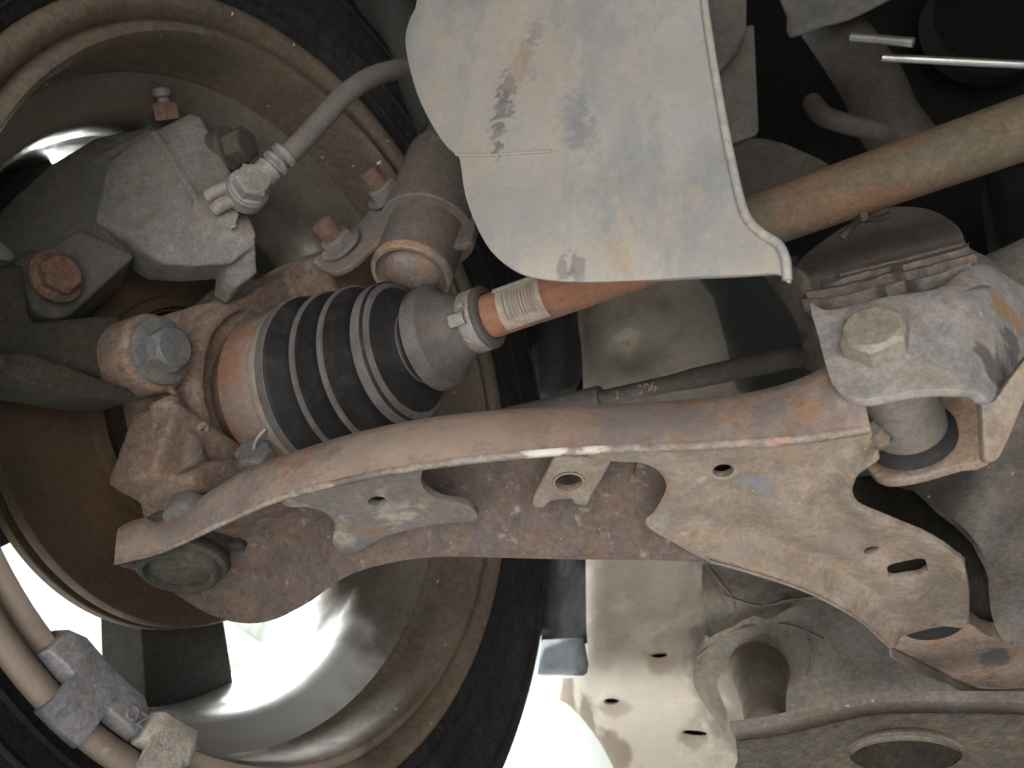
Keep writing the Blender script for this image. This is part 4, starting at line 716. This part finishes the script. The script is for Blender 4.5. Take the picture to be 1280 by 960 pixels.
# ================================================================== splash shield
def shield():
    p0 = D(720, 300, .300); nn = V((0.12, -1, -0.28)).normalized()
    def mp(x, y):
        d = 0.0016 * math.sin(x / 70 + y / 140) + 0.0012 * noise.noise(V((x / 60, y / 90, 0)))
        d += 0.004 * max(0, (570 - x) / 60) ** 2                # left edge turns back
        if y > 300: d += 0.003 * ((y - 300) / 50) ** 2           # bottom edge turns back
        return PL(x, y, p0 + V((0, d, 0)), nn)
    T = Thing('splash_shield', 'dusty beige plastic splash shield hanging over the drive shaft', 'shield', mp(760, 350))
    out = [(505, -230), (514, -60), (521, 0), (513, 22), (507, 45), (510, 75), (522, 118), (538, 152), (556, 180), (570, 192), (575, 200), (582, 245), (597, 285), (615, 315), (640, 336), (668, 347), (720, 352), (800, 350), (880, 345), (940, 343), (972, 342), (984, 353), (988, 350), (985, 325), (975, 305), (952, 291), (938, 278), (928, 255), (917, 205), (905, 145), (893, 75), (882, 0), (876, -60), (856, -230)]
    T.add('sheet', sheet(out, mp, step=15, sm=3), 'shield_plastic', solid=0.0028, smooth=60, bevel=0.0007)
    rim = [(857, -228), (876, -60), (882, 0), (893, 75), (905, 145), (917, 205), (928, 252), (938, 276), (954, 292), (975, 306), (984, 325), (986, 350)]
    T.add('rolled_edge', tube([mp(x - 2, y) for x, y in rim], 0.0016, seg=10, sub=5), 'shield_edge')
    for x, y, r, c, st in ((634, 108, 0.008, (0.10, 0.095, 0.10), 0.6), (628, 135, 0.008, (0.09, 0.085, 0.09), 0.65), (622, 165, 0.006, (0.09, 0.088, 0.09), 0.6), (622, 186, 0.004, (0.08, 0.08, 0.08), 0.7), (650, 85, 0.011, (0.27, 0.18, 0.12), 0.5), (660, 60, 0.008, (0.24, 0.17, 0.12), 0.4),
                          (720, 338, 0.006, (0.12, 0.115, 0.11), 0.7), (706, 336, 0.005, (0.12, 0.115, 0.11), 0.7), (775, 325, 0.007, (0.32, 0.22, 0.13), 0.5), (668, 40, 0.008, (0.13, 0.12, 0.12), 0.4), (716, 150, 0.012, (0.15, 0.155, 0.17), 0.4), (730, 165, 0.010, (0.15, 0.155, 0.17), 0.4)):
        spot('shield_plastic', T.base, mp(x, y), r, c, st * 0.85, 330, (1.5, 1.0, 0.7), 3.2)
    T.add('step_line', tube([mp(x, y) + nn * 0.0004 for x, y in ((570, 194), (600, 195), (640, 193), (690, 190))], 0.0005, seg=8, sub=4), 'shield_plastic')
shield()
# ================================================================== body panels behind
def panels():
    def cream(x, y):
        d = 0.30 + 0.010 * math.sin(x / 60 + 1) - 0.02 * math.exp(-((y - 830) / 60) ** 2)
        d += 0.035 * math.exp(-((x - 790) ** 2 + (y - 442) ** 2) / 300)
        d -= 0.010 * math.exp(-((x - 770) ** 2 + (y - 470) ** 2) / 1500)
        d += 0.05 * max(0, (745 - x) / 40) ** 2
        if y > 800: d += 0.012 * ((y - 800) / 120) ** 1.3
        d += 0.012 * math.exp(-((x - 712 - (y - 850) * 0.35) / 14) ** 2) if y > 845 else 0
        return ONY(x, y, d)
    for x, y, r, c, st in ((800, 890, 0.075, (0.43, 0.395, 0.335), 0.6), (740, 850, 0.03, (0.52, 0.48, 0.42), 0.6), (840, 740, 0.05, (0.30, 0.25, 0.20), 0.5), (830, 824, 0.012, (0.22, 0.18, 0.14), 0.6), (770, 884, 0.012, (0.24, 0.19, 0.15), 0.6), (866, 925, 0.014, (0.24, 0.2, 0.16), 0.6), (735, 905, 0.022, (0.16, 0.12, 0.09), 0.85), (708, 875, 0.024, (0.18, 0.13, 0.095), 0.85), (760, 940, 0.018, (0.18, 0.14, 0.105), 0.8), (745, 730, 0.05, (0.33, 0.27, 0.205), 0.6), (780, 780, 0.035, (0.36, 0.29, 0.215), 0.5), (855, 800, 0.03, (0.30, 0.24, 0.18), 0.6), (900, 860, 0.035, (0.24, 0.2, 0.16), 0.7), (920, 780, 0.04, (0.18, 0.15, 0.125), 0.8), (930, 900, 0.035, (0.2, 0.17, 0.14), 0.8), (930, 700, 0.05, (0.2, 0.17, 0.14), 0.7)):
        spot('panel_cream', ONY(760, 900, 0.3), cream(x, y), r, c, st, 40)
    o = mesh_obj('inner_wing', sheet([(716, 300), (900, 300), (918, 380), (935, 480), (950, 600), (945, 720), (940, 800), (960, 900), (960, 1010), (790, 1010), (768, 962), (748, 925), (724, 894), (706, 878), (684, 868), (688, 856), (704, 848), (734, 841), (733, 780), (731, 600), (728, 450), (722, 395)], cream,
        holes=[ell(823, 818, 11, 4.2), ell(764, 877, 10, 4), ell(868, 916, 16, 3.0, 0.08)], step=14, sm=3), 'panel_cream', ONY(760, 900, 0.3), solid=0.003, smooth=70, bevel=0.001)
    tag(o, 'dusty cream painted body panel with drain holes behind the tyre', 'panel')
    o = mesh_obj('hole_shade_backing', sheet([(745, 800), (900, 800), (900, 935), (800, 935), (745, 895)], lambda x, y: cream(x, y) + V((0, 0.010, 0.0)), step=30, sm=1), 'bay_black', ONY(800, 900, 0.34), solid=0.003)  # black sheet added so the drain holes look shaded inside
    tag(o, 'added black sheet for the shade in the drain holes of the cream panel', 'panel')
    def floor(x, y):
        d = 0.27 + 0.006 * noise.noise(V((x / 90, y / 70, 5)))
        d -= 0.010 * math.exp(-((y - 790 + (x - 900) * 0.35) / 10) ** 2) * (1 if 880 < x < 1010 else 0)
        d += 0.085 * (max(0, (y - 640) / 300)) ** 1.2 - 0.03
        d -= 0.012 / (1 + math.exp(-(y - 690 - 40 * math.sin(x / 120)) / 6))
        return ONY(x, y, d)
    o = mesh_obj('floor_pan', sheet([(890, 690), (1000, 640), (1330, 500), (1780, 420), (1780, 1150), (945, 1150), (935, 1010), (925, 960), (905, 915), (880, 880), (866, 850), (872, 815), (884, 780), (878, 740)], floor, step=14, sm=3), 'floor_grey', ONY(1050, 900, 0.25), solid=0.003, smooth=60)
    tag(o, 'grimy grey brown floor pan with weld creases beyond the control arm', 'panel')
    for P in ([(872, 822), (900, 800), (930, 786), (965, 780), (1000, 786), (1030, 800)], [(905, 745), (950, 758), (990, 750), (1030, 748), (1075, 760)], [(884, 706), (900, 728), (914, 745), (918, 760)], [(1012, 800), (1016, 822), (1010, 845)]):
        b_ = mesh_obj('sealer_bead', tube([floor(x, y) - V((0, 0.0004, 0)) for x, y in P], lambda t: 0.0010 + 0.0004 * noise.noise(V((t * 8, P[0][0], 0))), seg=8, sub=8), 'floor_grey', ONY(1050, 900, 0.25), smooth=70); b_.parent = o; b_.location = (0, 0, 0)
    def rail(x, y): return ONY(x, y, 0.24 + 0.0006 * (x - 900))
    o = mesh_obj('chassis_rail', sheet([(872, 320), (1000, 320), (1020, 400), (1025, 480), (960, 500), (925, 485), (912, 430), (895, 370)], rail, step=16, sm=2), 'green_plastic', ONY(960, 440, 0.25), solid=0.004, smooth=60)
    tag(o, 'dark greenish chassis rail panel under the splash shield corner', 'panel')
    o = mesh_obj('arch_liner', sheet([(655, 300), (724, 300), (724, 395), (731, 500), (734, 700), (735, 800), (685, 812), (676, 790), (664, 600), (655, 420)], lambda x, y: ONY(x, y, 0.36 + 0.035 * math.sin((x - 640) / 30)), step=18, sm=2), 'black_plastic', ONY(700, 800, 0.36), solid=0.003, smooth=70)
    tag(o, 'black plastic wheel arch liner between tyre and cream panel', 'liner')
    o = mesh_obj('liner_flap', sheet([(678, 800), (728, 797), (737, 843), (700, 842), (672, 842)], lambda x, y: ONY(x, y, 0.325), step=18, sm=1), 'blue_plastic', ONY(705, 842, 0.325), solid=0.003, smooth=40)
    tag(o, 'small blue grey plastic flap at the foot of the black liner', 'flap')
    o = mesh_obj('arch_liner', sheet([(640, 330), (716, 330), (722, 400), (728, 470), (700, 500), (676, 500), (664, 440)], lambda x, y: ONY(x, y, 0.30 + 0.02 * math.sin((x - 640) / 16)), step=14, sm=2), 'green_plastic', ONY(690, 480, 0.3), solid=0.003, smooth=70)
    tag(o, 'grey green curved liner edge below the rusty drive shaft', 'liner')
    rows = []
    for i in range(25):
        a = math.radians(52 + 120 * i / 24); rr = 0.335
        rows.append([V((x, math.cos(a) * (rr + dr), math.sin(a) * (rr + dr))) for x, dr in ((-0.185, 0.0), (-0.18, 0.012), (-0.06, 0.022), (0.02, 0.016), (0.05, 0.0))])
    o = mesh_obj('arch_liner', loft(rows), 'black_plastic', (-0.05, 0, 0.335), smooth=70, solid=0.003)
    tag(o, 'black plastic liner arching over the top of the tyre', 'liner')
    T = Thing('front_wing', 'outer body wing with wheel arch above the tyre', 'body panel', (-0.19, 0, 0.34))
    wing = []
    for i in range(29):
        a = math.radians(38 + 142 * i / 28); e = V((0, math.cos(a), math.sin(a)))
        far = min(0.75 / max(abs(e.y), 1e-3), 0.62 / max(e.z, 1e-3))
        wing.append([V((-0.190, 0, 0)) + e * 0.338, V((-0.197, 0, 0)) + e * 0.35, V((-0.198, 0, 0)) + e * (0.35 + (far - 0.35) * 0.5), V((-0.185, 0, 0)) + e * far])
    T.add('wing_skin', loft(wing), 'wing_paint', solid=0.0015, smooth=60)
    # lower right bracket and its boss
    T = Thing('floor_bracket', 'pressed floor bracket with large oval hole and upturned lip', 'bracket', ONY(1050, 980, 0.15))
    bp = lambda x, y: ONY(x, y, 0.165 - 0.0002 * (y - 900))
    T.add('plate', sheet([(926, 914), (985, 916), (1040, 903), (1085, 893), (1130, 890), (1200, 890), (1330, 893), (1560, 900), (1560, 1060), (1330, 1060), (930, 1060), (922, 950)], bp, holes=[ell(1132, 943, 71, 24, 0.0, 40)], step=14, sm=2), 'floor_grey', solid=0.003, smooth=60, bevel=0.0008)
    T.add('hole_rim', loft([[ONY(px, py, d) for px, py in ell(1132, 943, rx, ry, 0, 48)] for rx, ry, d in ((86, 34, 0.163), (78, 29, 0.158), (72, 25, 0.1585), (69, 23, 0.175))], True), 'subframe_steel', smooth=80)
    rows = [[bp(x, y) + V((0, -0.001, 0)), bp(x, y) + V((0, -0.010, 0.001)), bp(x, y) + V((0, -0.0105, 0.004)), bp(x, y) + V((0, -0.001, 0.006))] for x, y in [(p.x, p.y) for p in crv([V(q) for q in [(922, 925), (950, 922), (985, 916), (1040, 903), (1085, 893), (1130, 890), (1200, 890), (1330, 893), (1560, 900)]], 5)]]
    T.add('upturned_lip', loft(rows), 'subframe_steel', smooth=30, solid=0.001)
    T.add('oval_hole_shade', sheet([(990, 902), (1130, 890), (1330, 892), (1330, 1015), (990, 1015)], lambda x, y: ONY(x, y, 0.205), step=30, sm=1), 'cast_dark', solid=0.003)  # dark sheet added behind the oval hole for the shade inside it
    b0 = ONY(958, 912, 0.175); b1 = floor(946, 830) + V((0, 0.006, 0)); ln = (b1 - b0).length
    T.add('boss', lathe([(0, 0.0)] + [(ln * t, 0.0100 + 0.009 * t ** 1.8) for t in (0, .02, .15, .3, .45, .6, .75, .88, 1)], b0, b1 - b0, 40), 'arm_plate', smooth=70, bevel=0.002)
panels()
# ================================================================== engine bay, top right and top left
def bay():
    o = mesh_obj('mount_bracket', join(hd([(860, -60, .52), (934, -60, .52), (933, 38, .50), (926, 62, .50), (899, 90, .49), (880, 100, .49)], (-0.003, 0.006, 0.006))), 'bay_bracket', D(910, 90, .5), bevel=0.0015)
    tag(o, 'upper dusty grey bracket with slanted corner beside the splash shield', 'bracket')
    o = mesh_obj('mount_bracket', hd([(890, 40, .535), (943, 30, .535), (949, 162, .50), (946, 168, .50), (905, 182, .50), (890, 120, .51)], (-0.003, 0.006, 0.006)), 'bay_bracket', D(920, 170, .52), bevel=0.0015)
    tag(o, 'lower squared dusty grey bracket beside the splash shield', 'bracket')
    o = mesh_obj('heat_shield', sheet([(983, -40), (1180, -40), (1110, 0), (1062, 24), (1030, 32), (988, 46), (984, 20)], lambda x, y: PL(x, y, D(1040, 20, .62), (0.2, -0.8, -0.6)), step=18, sm=2), 'bay_bracket', D(1030, 40, .62), solid=0.002, smooth=60)
    tag(o, 'grey plate with pointed corner high in the engine bay', 'heat shield')
    o = mesh_obj('support_plate', sheet([(895, 178), (958, 174), (1000, 188), (1045, 212), (1040, 240), (940, 275), (910, 262)], lambda x, y: PL(x, y, D(960, 210, .50), (-0.1, -0.75, -0.7)), step=14, sm=2), 'bay_metal', D(960, 230, .5), solid=0.004, smooth=60)
    tag(o, 'brown steel plate behind the drive shaft', 'plate')
    o = mesh_obj('exhaust_pipe', tube([D(1030, 20, .70), D(1060, 60, .66), D(1090, 105, .63), D(1110, 150, .61), D(1140, 190, .6)], 0.022, seg=24, sub=6), 'bay_metal', D(1090, 105, .66), smooth=70)
    tag(o, 'brown curved pipe in the dark engine bay', 'pipe')
    for a, b, r, lb in (((1064, 46), (1142, 53), 0.0028, 'short bright metal pipe high in the engine bay'), ((1102, 72), (1330, 83), 0.0024, 'long thin bright metal pipe in the engine bay')):
        p, q = D(*a, .52), D(*b, .50)
        o = mesh_obj('metal_pipe', tube([p, q], r, seg=14, sub=2), 'bright_pipe', p, smooth=70); tag(o, lb, 'pipe')
    o = mesh_obj('coolant_hose', tube([D(1015, 128, .57), D(1030, 145, .55), D(1060, 155, .54), D(1105, 164, .54)], lambda t: 0.0065, seg=16, sub=6), 'bay_metal', D(1060, 160, .55), smooth=70)
    tag(o, 'short curved grey hose stub in the engine bay shadow', 'hose')
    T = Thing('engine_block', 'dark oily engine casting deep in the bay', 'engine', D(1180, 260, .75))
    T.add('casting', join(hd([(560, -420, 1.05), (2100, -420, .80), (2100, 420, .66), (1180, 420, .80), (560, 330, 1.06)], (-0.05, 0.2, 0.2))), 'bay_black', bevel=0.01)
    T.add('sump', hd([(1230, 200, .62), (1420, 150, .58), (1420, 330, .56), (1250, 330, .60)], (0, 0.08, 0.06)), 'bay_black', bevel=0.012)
    T.add('pulley_cover', cyl(D(1230, 40, .80), (0.3, -0.8, -0.5), 0.06, 0.03, 40, 0.006), 'bay_black')
    o = mesh_obj('wire_clip', join(tube([D(1084, 262, .345), D(1080, 270, .347), D(1076, 278, .348)], 0.0026, seg=10, sub=4), tube([D(1080, 268, .338), D(1064, 284, .35), D(1052, 298, .352)], 0.0016, seg=10, sub=4), tube([D(1080, 272, .338), D(1096, 274, .35), D(1112, 268, .352)], 0.0014, seg=10, sub=4)), 'bay_metal', D(1076, 276, .34), smooth=60)
    tag(o, 'small grey clip hanging under the drive shaft', 'clip')
    o = mesh_obj('coil_spring_cup', tube([D(430, -80, .66), D(470, -20, .63), D(500, 30, .60), D(530, 90, .58), D(560, 160, .57)], 0.021, seg=24, sub=6), 'green_plastic', D(500, 30, .62), smooth=70)
    tag(o, 'grey green tube behind the brake hose above the tyre', 'tube')
bay()
